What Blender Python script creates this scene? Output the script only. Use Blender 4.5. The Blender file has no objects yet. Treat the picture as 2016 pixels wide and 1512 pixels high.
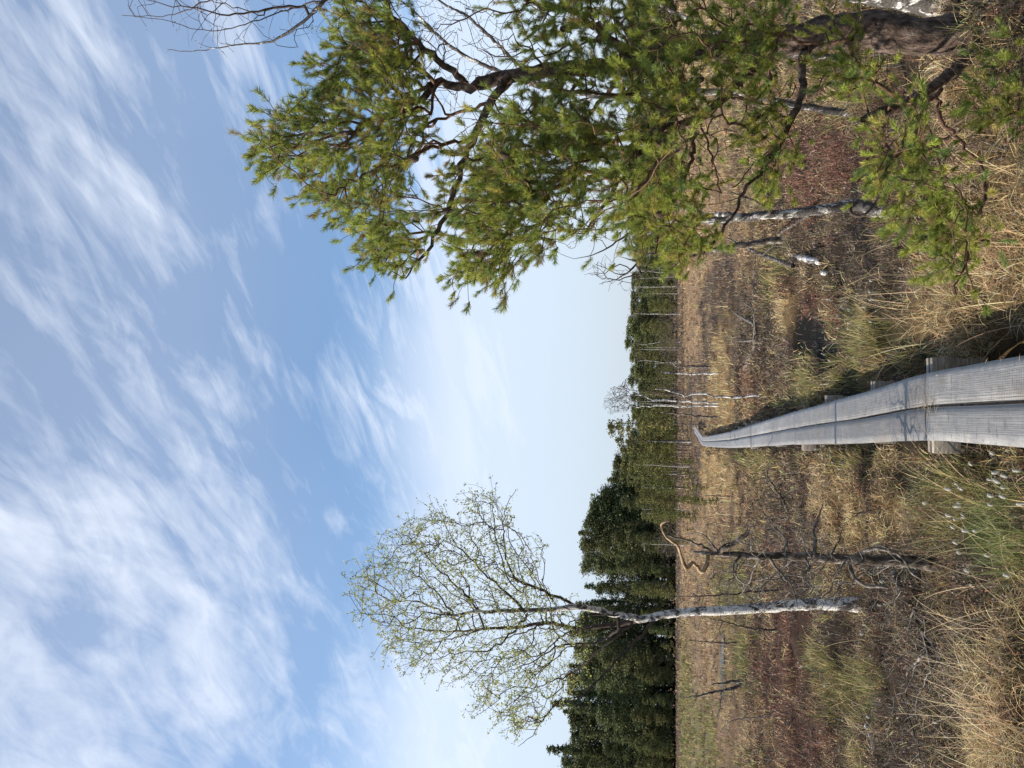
import bpy, math, random
import numpy as np
from mathutils import Vector, Matrix
R_ = random.Random(7); rng = np.random.default_rng(11)
SC = bpy.context.scene
COL = SC.collection
# ------------------------------------------------------------ camera
F_PX, PITCH, CAMZ = 1625.0, math.radians(10.6), 1.90
cp, sp = math.cos(PITCH), math.sin(PITCH)
FW = np.array([0, cp, sp]); RT = np.array([1., 0, 0]); UP = np.array([0, -sp, cp]); CAM = np.array([0, 0, CAMZ])
cam = bpy.data.cameras.new('camera'); co = bpy.data.objects.new('camera', cam); COL.objects.link(co)
cam.sensor_width = 36; cam.lens = 36 * F_PX / 2016; cam.clip_end = 9000; cam.clip_start = .05
M = Matrix(((-UP[0], RT[0], -FW[0]), (-UP[1], RT[1], -FW[1]), (-UP[2], RT[2], -FW[2]))).to_4x4()   # the phone was held on its side
M.translation = Vector(CAM); co.matrix_world = M
SC.camera = co
# ------------------------------------------------------------ light
SUN = Vector((-1, -.16, 0)).normalized(); EL = math.radians(36)
SUN = Vector((SUN.x * math.cos(EL), SUN.y * math.cos(EL), math.sin(EL)))
sl = bpy.data.lights.new('sun', 'SUN'); so = bpy.data.objects.new('sun', sl); COL.objects.link(so)
sl.energy = 5.0; sl.angle = math.radians(.55); sl.color = (1, .92, .79)
so.rotation_euler = SUN.to_track_quat('Z', 'Y').to_euler(); so.location = (0, 0, 30)
SC.view_settings.view_transform = 'Standard'; SC.view_settings.look = 'None'; SC.view_settings.gamma = 1
SC.view_settings.exposure = 0.5
W = bpy.data.worlds.new('World'); SC.world = W; W.use_nodes = True
nt = W.node_tree; nt.nodes.clear()
def nd(t, typ, **kw):
    n = t.nodes.new(typ)
    for k, v in kw.items():
        if k.startswith('i_'):
            key = k[2:]; key = int(key) if key.isdigit() else key.replace('_', ' ')
            n.inputs[key].default_value = v
        else: setattr(n, k, v)
    return n
def lk(t, a, b): t.links.new(a, b)
def mth(t, op, a, b=None, c=None, clamp=False):
    n = t.nodes.new('ShaderNodeMath'); n.operation = op; n.use_clamp = clamp
    for i, v in enumerate((a, b, c)):
        if v is None: continue
        if isinstance(v, (int, float)): n.inputs[i].default_value = v
        else: t.links.new(v, n.inputs[i])
    return n.outputs[0]
def smooth(t, v, a, b, lo=0., hi=1.):
    n = t.nodes.new('ShaderNodeMapRange'); n.interpolation_type = 'SMOOTHSTEP'
    t.links.new(v, n.inputs[0]); n.inputs[1].default_value = a; n.inputs[2].default_value = b
    n.inputs[3].default_value = lo; n.inputs[4].default_value = hi
    return n.outputs[0]
def pixdir(ix, iy):
    d = FW + RT * (756 - iy) / F_PX + UP * (1008 - ix) / F_PX
    return d / np.linalg.norm(d)
sky = nd(nt, 'ShaderNodeTexSky', sky_type='NISHITA', sun_disc=False)
sky.sun_elevation = EL; sky.sun_rotation = math.atan2(SUN.x, SUN.y)
sky.air_density = 1.0; sky.dust_density = .7; sky.ozone_density = 1.0
tc = nd(nt, 'ShaderNodeTexCoord'); sx = nd(nt, 'ShaderNodeSeparateXYZ'); lk(nt, tc.outputs['Generated'], sx.inputs[0])
zz = mth(nt, 'ADD', mth(nt, 'MAXIMUM', sx.outputs[2], 0), .10)
px_ = mth(nt, 'DIVIDE', sx.outputs[0], zz); py_ = mth(nt, 'DIVIDE', sx.outputs[1], zz)
cx = nd(nt, 'ShaderNodeCombineXYZ'); lk(nt, px_, cx.inputs[0]); lk(nt, py_, cx.inputs[1])
def cloud_noise(rot, scl, scale, det, rough, dist, off=(0, 0, 0)):
    rt = nd(nt, 'ShaderNodeVectorRotate', rotation_type='Z_AXIS'); lk(nt, cx.outputs[0], rt.inputs[0]); rt.inputs['Angle'].default_value = math.radians(rot)
    m = nd(nt, 'ShaderNodeMapping'); m.inputs['Scale'].default_value = scl; m.inputs['Location'].default_value = off
    lk(nt, rt.outputs[0], m.inputs[0])
    n = nd(nt, 'ShaderNodeTexNoise'); lk(nt, m.outputs[0], n.inputs[0])
    n.inputs['Scale'].default_value = scale; n.inputs['Detail'].default_value = det
    n.inputs['Roughness'].default_value = rough; n.inputs['Distortion'].default_value = dist
    return n.outputs[0]
streak = cloud_noise(-128, (1.0, 3.2, 1), 1.7, 9, .58, .8)
fine = cloud_noise(-138, (1.3, 4.6, 1), 3.6, 8, .6, .9, (3, 1, 0))
puff = cloud_noise(-128, (1.3, 1.8, 1), 2.4, 9, .58, .3, (1, 5, 0))
def blob(ix, iy, rad, soft=.6):
    d = pixdir(ix, iy)
    vd = nd(nt, 'ShaderNodeVectorMath', operation='DISTANCE'); lk(nt, tc.outputs['Generated'], vd.inputs[0]); vd.inputs[1].default_value = tuple(d)
    return smooth(nt, vd.outputs['Value'], rad * (1 - soft), rad * (1 + soft), 1, 0)
area = None
for (ix, iy, r_, g) in ((60, 1250, .30, 1.0), (150, 850, .22, .9), (330, 880, .13, .75), (30, 500, .28, .85), (200, 330, .16, .75), (330, 230, .12, .60), (180, 600, .16, .8),
                        (100, 60, .25, .8), (300, 1480, .2, .7), (230, 640, .13, .65), (720, 1500, .12, .75), (780, 1300, .12, .62), (880, 760, .12, .40),
                        (860, 1430, .12, .8), (910, 780, .16, .75), (930, 1050, .12, .7), (1050, 850, .08, .6), (540, 960, .06, .25), (650, 600, .07, .2), (1050, 900, .10, .35), (600, 1290, .05, .15),
                        (450, 230, .1, .4), (330, 640, .06, .3)):
    b = mth(nt, 'MULTIPLY', blob(ix, iy, r_), g)
    area = b if area is None else mth(nt, 'MAXIMUM', area, b)
detail = mth(nt, 'ADD', mth(nt, 'MULTIPLY', streak, .5), mth(nt, 'ADD', mth(nt, 'MULTIPLY', fine, .24), mth(nt, 'MULTIPLY', puff, .26)))
# threshold falls as the local cover grows
cl = mth(nt, 'ADD', detail, mth(nt, 'MULTIPLY', area, .20))
mask = smooth(nt, cl, .52, .90)
mask = mth(nt, 'MULTIPLY', mask, smooth(nt, area, 0, .35, .25, 1))
haze = smooth(nt, sx.outputs[2], .30, .0, 0, .66)
veil = mth(nt, 'MULTIPLY', mth(nt, 'ADD', mth(nt, 'MULTIPLY', smooth(nt, sx.outputs[2], .28, .6, 0, 1), .5), mth(nt, 'MULTIPLY', area, .9)), .16)
mask = mth(nt, 'MAXIMUM', mth(nt, 'MULTIPLY', mask, .86), haze)
mask = mth(nt, 'MAXIMUM', mask, veil)
low = mth(nt, 'ADD', sx.outputs[2], mth(nt, 'MULTIPLY', mth(nt, 'SUBTRACT', detail, .5), .5))      # thin milky sheet low over the wood
low = mth(nt, 'MULTIPLY', smooth(nt, low, .35, .24), .58)
mask = mth(nt, 'ADD', mask, mth(nt, 'MULTIPLY', low, mth(nt, 'SUBTRACT', 1, mask)))
cmix = nd(nt, 'ShaderNodeMix', data_type='RGBA'); lk(nt, mask, cmix.inputs[0]); hs_ = nd(nt, 'ShaderNodeHueSaturation'); hs_.inputs['Saturation'].default_value = 1.16; hs_.inputs['Value'].default_value = 1.04; lk(nt, sky.outputs[0], hs_.inputs['Color']); lk(nt, hs_.outputs[0], cmix.inputs[6])
ccol = nd(nt, 'ShaderNodeMix', data_type='RGBA'); lk(nt, smooth(nt, sx.outputs[2], 0, .3), ccol.inputs[0])
ccol.inputs[6].default_value = (3.25, 3.75, 4.5, 1); ccol.inputs[7].default_value = (5.5, 5.85, 6.5, 1)
lk(nt, ccol.outputs[2], cmix.inputs[7])
bg = nd(nt, 'ShaderNodeBackground'); bg.inputs[1].default_value = .13
lk(nt, cmix.outputs[2], bg.inputs[0]); wo = nd(nt, 'ShaderNodeOutputWorld'); lk(nt, bg.outputs[0], wo.inputs[0])

# ------------------------------------------------------------ helpers
def tag(o, label=None, cat=None, group=None, kind=None):
    if label: o['label'] = label
    if cat: o['category'] = cat
    if group: o['group'] = group
    if kind: o['kind'] = kind
    return o
def empty(name, loc=(0, 0, 0)):
    o = bpy.data.objects.new(name, None); COL.objects.link(o); o.location = loc; o.empty_display_size = .1; return o
def make_mesh(name, V, Fc, mat, parent=None, col=None, smooth_=False, uv=None):
    """V (n,3) world coordinates, Fc list of (m,k) int arrays; origin moved to the parent or the base of the thing"""
    V = np.asarray(V, float)
    if parent is not None: org = np.array(parent['_o'])
    else: org = np.array([(V[:, 0].min() + V[:, 0].max()) / 2, (V[:, 1].min() + V[:, 1].max()) / 2, V[:, 2].min()])
    me = bpy.data.meshes.new(name)
    if isinstance(Fc, np.ndarray): Fc = [Fc]
    nl = sum(f.size for f in Fc); nf = sum(len(f) for f in Fc)
    me.vertices.add(len(V)); me.vertices.foreach_set('co', (V - org).astype(np.float32).ravel())
    me.loops.add(nl); me.loops.foreach_set('vertex_index', np.concatenate([f.ravel() for f in Fc]).astype(np.int32))
    me.polygons.add(nf); ls = []; st = 0
    for f in Fc:
        ls.append(st + np.arange(len(f)) * f.shape[1]); st += f.size
    me.polygons.foreach_set('loop_start', np.concatenate(ls).astype(np.int32))
    if smooth_: me.polygons.foreach_set('use_smooth', np.ones(nf, bool))
    if col is not None:
        a = me.color_attributes.new('Col', 'FLOAT_COLOR', 'POINT')
        c4 = np.ones((len(V), 4), np.float32); c4[:, :3] = col; a.data.foreach_set('color', c4.ravel())
    if uv is not None:
        a = me.attributes.new('along', 'FLOAT', 'POINT'); a.data.foreach_set('value', np.asarray(uv, np.float32))
    me.update(calc_edges=True)
    me.materials.append(mat)
    o = bpy.data.objects.new(name, me); COL.objects.link(o)
    if parent is not None: o.parent = parent
    else: o.location = org
    return o
def root(name, loc, **kw):
    o = empty(name, tuple(loc)); o['_o'] = [float(v) for v in loc]; tag(o, **kw); return o

def hash2(ix, iy, s):
    h = (ix.astype(np.int64) * 374761393 + iy.astype(np.int64) * 668265263 + s * 974634777) & 0xffffffff
    h = ((h ^ (h >> 13)) * 1274126177) & 0xffffffff
    return ((h ^ (h >> 16)) & 0xffff) / 65535.0
def vnoise(x, y, s=0):
    x = np.asarray(x, float); y = np.asarray(y, float)
    ix = np.floor(x); iy = np.floor(y); fx = x - ix; fy = y - iy
    fx = fx * fx * (3 - 2 * fx); fy = fy * fy * (3 - 2 * fy)
    a = hash2(ix, iy, s); b = hash2(ix + 1, iy, s); c = hash2(ix, iy + 1, s); d = hash2(ix + 1, iy + 1, s)
    return (a * (1 - fx) + b * fx) * (1 - fy) + (c * (1 - fx) + d * fx) * fy
def fbm(x, y, s=0, o=4, g=.5):
    v = 0; a = 1; t = 0
    for i in range(o):
        v = v + a * vnoise(x * 2 ** i + 17.3 * i, y * 2 ** i - 9.1 * i, s + i); t += a; a *= g
    return v / t
def sstep(v, a, b):
    t = np.clip((v - a) / (b - a), 0, 1); return t * t * (3 - 2 * t)
def proj(P):
    d = np.asarray(P, float) - CAM; zc = np.maximum(d @ FW, .3)
    return 1008 - (d @ UP) / zc * F_PX, 756 - (d @ RT) / zc * F_PX
def ray(ix, iy): return FW + RT * ((756 - iy) / F_PX) + UP * ((1008 - ix) / F_PX)
def atz(ix, iy, z):
    d = ray(ix, iy); return CAM + d * ((z - CAMZ) / d[2])
def atd(ix, iy, zc): return CAM + ray(ix, iy) * zc

# ------------------------------------------------------------ boardwalk course
DECK = .27
EDGES = [(2016, 699, 877), (1821, 731, 865), (1700, 772, 870.5), (1567, 810, 873), (1490, 834, 879), (1437, 850, 881), (1405, 857, 880), (1390, 860.5, 877)]
cl_ = []
for ix, a, b in EDGES:
    A = atz(ix, a, DECK); B = atz(ix, b, DECK); cl_.append(((A + B) / 2)[:2])
p0 = np.array(cl_[0]); d0 = (np.array(cl_[1]) - p0); d0 /= np.linalg.norm(d0)
path = [p0 - d0 * 6.0] + [np.array(p) for p in cl_]
E1 = atz(1383, 868, DECK)[:2]; E2 = atz(1367, 845, DECK)[:2]; path.append(E1); path.append(E2)
path = np.array(path)
def pdist(x, y):
    best = np.full(np.shape(x), 1e9); side = np.zeros(np.shape(x))
    for a, b in zip(path[:-1], path[1:]):
        d = b - a; L2 = d @ d
        t = np.clip(((x - a[0]) * d[0] + (y - a[1]) * d[1]) / L2, 0, 1)
        qx = x - a[0] - t * d[0]; qy = y - a[1] - t * d[1]; ds = np.hypot(qx, qy)
        s = np.sign(d[1] * (x - a[0]) - d[0] * (y - a[1]))
        m = ds < best; best = np.where(m, ds, best); side = np.where(m, s, side)
    return best, side
# ------------------------------------------------------------ vegetation zones
# 0 straw 1 olive sedge 2 dark heather 3 red heather 4 wet peat 5 tan moor grass
ZCOL = np.array([(.42, .29, .145), (.19, .165, .085), (.12, .088, .064), (.17, .10, .075), (.028, .024, .02), (.29, .20, .125), (.11,.15,.035)])
PATCH = [
 (1870, 630, 95, 80, 0, 1.5), (1830, 560, 60, 60, 0, 1.2), (1980, 480, 120, 120, 0, .8), (1980, 250, 120, 200, 0, .8), (1760, 690, 60, 50, 1, 1.2), (1700, 720, 50, 40, 1, 1.2),
 (1650, 460, 110, 75, 2, 1.7), (1590, 430, 60, 60, 3, 1.5), (1640, 320, 110, 60, 3, 1.8), (1600, 590, 45, 25, 3, .9), (1730, 560, 60, 70, 2, 1.0), (1700, 640, 60, 60, 1, 1.0),
 (1580, 680, 26, 40, 4, 1.8), (1620, 700, 22, 30, 4, 1.6), (1565, 640, 14, 40, 4, 1.8), (1545, 620, 22, 60, 0, .9), (1480, 620, 30, 60, 2, 1.6), (1500, 700, 60, 30, 2, 1.5), (1590, 660, 30, 50, 4, 1.6), (1420, 700, 25, 60, 0, .6), (1430, 790, 40, 40, 0, .8), (1470, 760, 25, 40, 3, .8), (1390, 700, 14, 80, 2, .8), (1580, 580, 25, 30, 3, .9),
 (1400, 590, 16, 60, 2, 2.0), (1428, 545, 14, 50, 2, 1.9), (1400, 450, 60, 100, 5, .9), (1360, 600, 25, 200, 5, 1.1), (1480, 480, 60, 80, 5, .9), (1520, 520, 30, 60, 1, .9), (1600, 770, 40, 30, 1, 1.1), (1650, 760, 50, 30, 1, .8),
 (1360, 740, 25, 60, 2, 1.0), (1370, 920, 16, 120, 2, .9),
 (1410, 930, 35, 60, 0, 1.1), (1450, 1000, 50, 60, 5, .6), (1520, 1010, 25, 70, 2, .8), (1690, 960, 18, 50, 2, 1.0), (1460, 830, 12, 60, 2, .9), (1540, 730, 16, 40, 2, .9), (1340, 1000, 6, 200, 2, .5), (1480, 900, 50, 30, 1, .7), (1540, 1080, 40, 30, 3, 1.3), (1560, 960, 40, 40, 2, .9), (1620, 960, 60, 60, 0, .7), (1660, 1020, 70, 60, 0, .85), (1650, 900, 40, 40, 1, .8), (1700, 900, 50, 30, 1, .8), (1740, 880, 60, 15, 0, 1.0),
 (1780, 960, 45, 50, 4, 1.6), (1740, 940, 30, 30, 4, 1.2), (1600, 1040, 35, 30, 2, 1.9), (1560, 1130, 30, 60, 2, 1.3), (1960, 1060, 75, 90, 6, 1.9), (1900, 960, 50, 50, 1, 1.2), (1870, 1040, 50, 50, 1, 1.1), (1980, 900, 40, 20, 0, 1.2), (1830, 1010, 60, 30, 1, .8),
 (1830, 1250, 95, 170, 2, 1.8), (1830, 1440, 80, 100, 2, 1.6), (1900, 1150, 60, 70, 2, 1.6), (1720, 1120, 50, 60, 2, 1.1), (1975, 1270, 60, 90, 0, 1.2), (1980, 1440, 60, 110, 0, 1.6), (1880, 1480, 50, 40, 0, .9), (1700, 1250, 60, 50, 2, .9), (1620, 1290, 40, 40, 1, .9), (1680, 1370, 60, 60, 1, 1.1), (1740, 1320, 40, 40, 1, .9),
 (1540, 1300, 50, 110, 3, 1.4), (1580, 1450, 60, 90, 3, 1.4), (1560, 1220, 30, 40, 3, 1.0), (1400, 1290, 30, 90, 5, .9), (1450, 1440, 40, 60, 5, 1.2), (1460, 1290, 30, 60, 1, .9), (1390, 1450, 40, 90, 1, 1.1), (1350, 1400, 16, 200, 1, .8), (1332, 1300, 5, 320, 2, 1.4), (1342, 600, 6, 300, 2, .8), (1420, 1330, 9, 90, 4, 1.0), (1440, 1150, 40, 60, 1, .9), (1360, 1080, 25, 120, 5, .7), (1400, 1120, 30, 60, 3, .5)]
def zones(x, y):
    P = np.stack([x, y, np.full_like(x, .08)], -1); ix, iy = proj(P)
    far = y < 3.2
    wob = 18 * (fbm(x * 1.3, y * .9, 50, 3) - .5); 
    sc = np.clip((ix - 1312) / 500, .03, 1)
    ix = ix + wob * sc * 2; iy = iy + 60 * sc ** .5 * (fbm(x * 1.1 + 5, y * .8, 61, 3) - .5)
    Wt = np.zeros(x.shape + (7,))
    sc_ = .9
    ns = [.62, .50, .66, .44, .26, .55, .05]
    dd = np.hypot(x, y)
    for t in range(7):
        fs = np.where(dd > 40, .12, .55)
        Wt[..., t] = ns[t] * (0.35 + 1.3 * fbm(x * fs * 1.2 + 31 * t, y * fs + 7 * t, 70 + t, 4))
    Wt[..., 5] += sstep(dd, 18, 40) * .25; Wt[..., 0] -= sstep(dd, 25, 60) * .1
    for (a, b, rx, ry, t, w) in PATCH:
        g = np.exp(-(((ix - a) / rx) ** 2 + ((iy - b) / ry) ** 2) * 1.1) * w
        g = np.where(far, g * .5, g)
        Wt[..., t] += g
    return Wt
def terrain(x, y):
    x = np.asarray(x, float); y = np.asarray(y, float)
    dd = np.hypot(x, y - 0); near = 1 - sstep(dd, 40, 110)
    h = (fbm(x * .9, y * .9, 3, 4) - .5) * .52 + (fbm(x * .28, y * .28, 9, 3) - .5) * .22 + (fbm(x * 4, y * 4, 5, 2) - .5) * .06
    h = h * (.35 + .65 * near) + .02
    Wt = zones(x, y); w = np.exp(Wt * 5); w /= w.sum(-1, keepdims=True)
    h = h * (1 - .8 * w[..., 4]) - .10 * w[..., 4] + .05 * w[..., 0] * near + .04 * w[..., 6]
    pd, side = pdist(x, y)
    k = 1 - sstep(pd, .24, .55)
    h = h * (1 - k) + np.minimum(h, .03) * k
    k2 = (1 - sstep(np.abs(pd - .30), .08, .26)) * (side > 0) * (1 - sstep(y, 5.3, 6.0)) 
    h = h - .20 * k2
    k3 = (1 - sstep(np.abs(pd - .30), .05, .2)) * (y < 14); h = h - .05 * k3
    return np.minimum(h, .21 + .6 * sstep(pd, .4, 2.5))

# ------------------------------------------------------------ materials
def newmat(name):
    m = bpy.data.materials.new(name); m.use_nodes = True; t = m.node_tree; t.nodes.clear()
    o = nd(t, 'ShaderNodeOutputMaterial'); return m, t, o
def ramp(t, fac, stops):
    r = nd(t, 'ShaderNodeValToRGB'); e = r.color_ramp.elements
    e[0].position, e[0].color = stops[0][0], (*stops[0][1], 1); e[1].position, e[1].color = stops[-1][0], (*stops[-1][1], 1)
    for p, c in stops[1:-1]:
        q = e.new(p); q.color = (*c, 1)
    lk(t, fac, r.inputs[0]); return r.outputs[0]
def noise(t, vec, scale, det=5, rough=.55, dist=0):
    n = nd(t, 'ShaderNodeTexNoise'); 
    if vec is not None: lk(t, vec, n.inputs[0])
    n.inputs['Scale'].default_value = scale; n.inputs['Detail'].default_value = det; n.inputs['Roughness'].default_value = rough; n.inputs['Distortion'].default_value = dist
    return n.outputs[0]
def objco(t, scl=(1, 1, 1)):
    c = nd(t, 'ShaderNodeTexCoord'); m = nd(t, 'ShaderNodeMapping'); m.inputs['Scale'].default_value = scl; lk(t, c.outputs['Object'], m.inputs[0]); return m.outputs[0]
def bump(t, h, strength, dist=.01):
    b = nd(t, 'ShaderNodeBump'); b.inputs['Strength'].default_value = strength; b.inputs['Distance'].default_value = dist; lk(t, h, b.inputs['Height']); return b.outputs[0]
def leafmat(name, trans=.3, rough=.6, spec=.3, attr=True, color=(.1, .1, .1), vary=.0):
    m, t, o = newmat(name)
    p = nd(t, 'ShaderNodeBsdfPrincipled'); p.inputs['Roughness'].default_value = rough; p.inputs['Specular IOR Level'].default_value = spec
    tr = nd(t, 'ShaderNodeBsdfTranslucent'); mx = nd(t, 'ShaderNodeMixShader'); mx.inputs[0].default_value = trans
    if attr:
        a = nd(t, 'ShaderNodeVertexColor', layer_name='Col'); c = a.outputs[0]
    else:
        r = nd(t, 'ShaderNodeRGB'); r.outputs[0].default_value = (*color, 1); c = r.outputs[0]
    if vary:
        oi = nd(t, 'ShaderNodeObjectInfo'); hs = nd(t, 'ShaderNodeHueSaturation')
        v = nd(t, 'ShaderNodeMapRange'); lk(t, oi.outputs['Random'], v.inputs[0]); v.inputs[3].default_value = 1 - vary; v.inputs[4].default_value = 1 + vary
        h = mth(t, 'ADD', mth(t, 'MULTIPLY', mth(t, 'FRACT', mth(t, 'MULTIPLY', oi.outputs['Random'], 17.0)), .05), .475)
        lk(t, h, hs.inputs['Hue']); lk(t, v.outputs[0], hs.inputs['Value']); lk(t, c, hs.inputs['Color']); c = hs.outputs[0]
    lk(t, c, p.inputs['Base Color']); lk(t, c, tr.inputs[0])
    lk(t, p.outputs[0], mx.inputs[1]); lk(t, tr.outputs[0], mx.inputs[2]); lk(t, mx.outputs[0], o.inputs[0]); return m
def barkmat(name, stops, scl, nscale, rough=.9, bstr=.6, bdist=.008, det=6):
    m, t, o = newmat(name); v = objco(t, scl); n = noise(t, v, nscale, det, .62)
    p = nd(t, 'ShaderNodeBsdfPrincipled'); p.inputs['Roughness'].default_value = rough; p.inputs['Specular IOR Level'].default_value = .25
    lk(t, ramp(t, n, stops), p.inputs['Base Color']); lk(t, bump(t, n, bstr, bdist), p.inputs['Normal']); lk(t, p.outputs[0], o.inputs[0]); return m
M_grass = leafmat('dry_grass', .22, .55, .35)
M_twigveg = leafmat('heather', .1, .8, .2)
M_needle = leafmat('pine_needles', .38, .5, .4)
M_leaf = leafmat('birch_leaves', .45, .5, .3)
M_far = leafmat('far_foliage', .12, .8, .1, vary=.2)
M_pinebark = barkmat('pine_bark', [(.3, (.025, .018, .015)), (.46, (.085, .06, .048)), (.58, (.18, .13, .105)), (.75, (.32, .26, .22))], (1, 1, .4), 26, .95, 1, .05)
M_pinetwig = barkmat('pine_branch_bark', [(.3, (.05, .032, .024)), (.5, (.13, .075, .05)), (.75, (.27, .15, .09))], (1, 1, 1), 30, .9, .6, .006)
M_deadwood = barkmat('dead_wood', [(.3, (.05, .042, .036)), (.5, (.14, .12, .10)), (.75, (.38, .34, .30))], (1, 1, 1), 26, .9, .7, .006)
M_darkwood = barkmat('dark_snag_wood', [(.34, (.02, .016, .013)), (.48, (.075, .058, .046)), (.58, (.2, .17, .14)), (.7, (.5, .47, .43))], (1, 1, .45), 20, .95, 1, .03)
M_palewood = barkmat('pale_dead_twigs', [(.3, (.12, .105, .09)), (.5, (.28, .25, .22)), (.75, (.52, .48, .43))], (1, 1, 1), 26, .9, .5, .004)
M_barewood = barkmat('stripped_wood', [(.3, (.16, .10, .05)), (.5, (.34, .23, .12)), (.75, (.55, .42, .27))], (1, 1, 1), 22, .7, .4, .004)
M_twig = barkmat('birch_twigs', [(.3, (.03, .022, .019)), (.6, (.085, .062, .052)), (.8, (.17, .13, .11))], (1, 1, 1), 18, .85, .3, .003)
M_fartrunk = barkmat('far_trunk', [(.3, (.03, .024, .02)), (.6, (.08, .062, .05)), (.8, (.18, .14, .11))], (1, 1, .3), 5, .9, .2, .01)
def birchmat(name, dark=.5, scale=1.):
    m, t, o = newmat(name)
    v = objco(t, (1.0, 1.0, 5.5)); n = noise(t, v, 9 * scale, 5, .7)          # short level bands
    v2 = objco(t, (1.3, 1.3, .8)); n2 = noise(t, v2, 9 * scale, 7, .7, .9)         # black scars and lichens
    n3 = noise(t, objco(t, (1, 1, 1)), 60, 4, .6)
    f = mth(t, 'MULTIPLY', smooth(t, n, .56, .66), .65)
    g = smooth(t, n2, dark, dark + .09)
    k = mth(t, 'MAXIMUM', f, g)
    c = nd(t, 'ShaderNodeMix', data_type='RGBA'); lk(t, k, c.inputs[0])
    lk(t, ramp(t, n3, [(.3, (.45, .41, .37)), (.5, (.72, .69, .64)), (.8, (.84, .82, .79))]), c.inputs[6])
    lk(t, ramp(t, n3, [(.3, (.02, .018, .016)), (.7, (.10, .085, .075))]), c.inputs[7])
    p = nd(t, 'ShaderNodeBsdfPrincipled'); p.inputs['Roughness'].default_value = .7
    lk(t, c.outputs[2], p.inputs['Base Color']); lk(t, bump(t, mth(t, 'SUBTRACT', n3, mth(t, 'MULTIPLY', k, .8)), .8, .01), p.inputs['Normal'])
    lk(t, p.outputs[0], o.inputs[0]); return m
M_birch = birchmat('birch_bark', .47); M_birch2 = birchmat('birch_bark_weathered', .41)
M_birchf = birchmat('birch_bark_far', .47, .8)
# ground
M_ground, t, o = newmat('bog_ground')
a = nd(t, 'ShaderNodeVertexColor', layer_name='Col'); v = objco(t)
n1 = noise(t, v, 9, 8, .7); n2 = noise(t, v, 55, 6, .7); n4 = noise(t, v, 1.3, 6, .65)
n1b = mth(t, 'ADD', mth(t, 'MULTIPLY', n1, .4), mth(t, 'ADD', mth(t, 'MULTIPLY', n2, .3), mth(t, 'MULTIPLY', n4, .3)))
mul = ramp(t, n1b, [(.36, (.34, .31, .29)), (.5, (.8, .78, .74)), (.62, (1.35, 1.3, 1.2))])
mx = nd(t, 'ShaderNodeMix', data_type='RGBA', blend_type='MULTIPLY'); mx.inputs[0].default_value = 1
lk(t, a.outputs[0], mx.inputs[6]); lk(t, mul, mx.inputs[7])
p = nd(t, 'ShaderNodeBsdfPrincipled'); p.inputs['Roughness'].default_value = .95; p.inputs['Specular IOR Level'].default_value = .15
lk(t, mx.outputs[2], p.inputs['Base Color']); lk(t, bump(t, n1b, 1, .12), p.inputs['Normal']); lk(t, p.outputs[0], o.inputs[0])

# ------------------------------------------------------------ ground sheet
def axis(c, A, lo, hi, n):
    u = np.linspace(math.asinh((lo - c) / A), math.asinh((hi - c) / A), n); return c + A * np.sinh(u)
X = axis(0, 3.2, -3500, 3500, 620); Y = axis(6, 4.0, -600, 5500, 700)
gx, gy = np.meshgrid(X, Y); gz = terrain(gx, gy)
gz = np.where(np.hypot(gx, gy) > 260, -.1 , gz)
Wt = zones(gx, gy); w = np.exp(Wt * 7); w /= w.sum(-1, keepdims=True)
dist = np.hypot(gx, gy)
pd, side = pdist(gx, gy)
gc = (w @ ZCOL)
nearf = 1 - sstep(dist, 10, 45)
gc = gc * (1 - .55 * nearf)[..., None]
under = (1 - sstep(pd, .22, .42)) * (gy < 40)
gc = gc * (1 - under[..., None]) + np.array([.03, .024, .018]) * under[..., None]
ny, nx = gx.shape; idx = np.arange(ny * nx).reshape(ny, nx)
Fq = np.stack([idx[:-1, :-1], idx[:-1, 1:], idx[1:, 1:], idx[1:, :-1]], -1).reshape(-1, 4)
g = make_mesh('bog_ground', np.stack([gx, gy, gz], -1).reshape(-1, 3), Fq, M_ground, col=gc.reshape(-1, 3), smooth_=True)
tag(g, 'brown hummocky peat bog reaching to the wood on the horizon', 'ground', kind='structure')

# ------------------------------------------------------------ wet hollow (pool of dark bog water)
M_water, t, o = newmat('bog_water')
p = nd(t, 'ShaderNodeBsdfPrincipled'); p.inputs['Base Color'].default_value = (.02, .016, .012, 1); p.inputs['Roughness'].default_value = .3; p.inputs['Specular IOR Level'].default_value = .35
lk(t, bump(t, noise(t, objco(t), 14, 3), .15, .01), p.inputs['Normal']); lk(t, p.outputs[0], o.inputs[0])
def pool(ix, iy, a, b, z, lab):
    c = atz(ix, iy, z); th = np.linspace(0, 2 * np.pi, 40, endpoint=False)
    rr = 1 + .3 * (fbm(np.cos(th) * 2 + c[0], np.sin(th) * 2 + c[1], 4, 3) - .5)
    V = np.stack([c[0] + a * rr * np.cos(th), c[1] + b * rr * np.sin(th), np.full(40, z)], -1)
    V = np.vstack([V, [[c[0], c[1], z]]]); Fc = np.array([(i, (i + 1) % 40, 40) for i in range(40)])
    o_ = make_mesh('bog_water', V, Fc, M_water); tag(o_, lab, 'water', kind='structure')
pool(1421, 1275, 2.3, 1.1, -.03, 'thin strip of bluish bog water behind the birch on the left')

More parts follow.
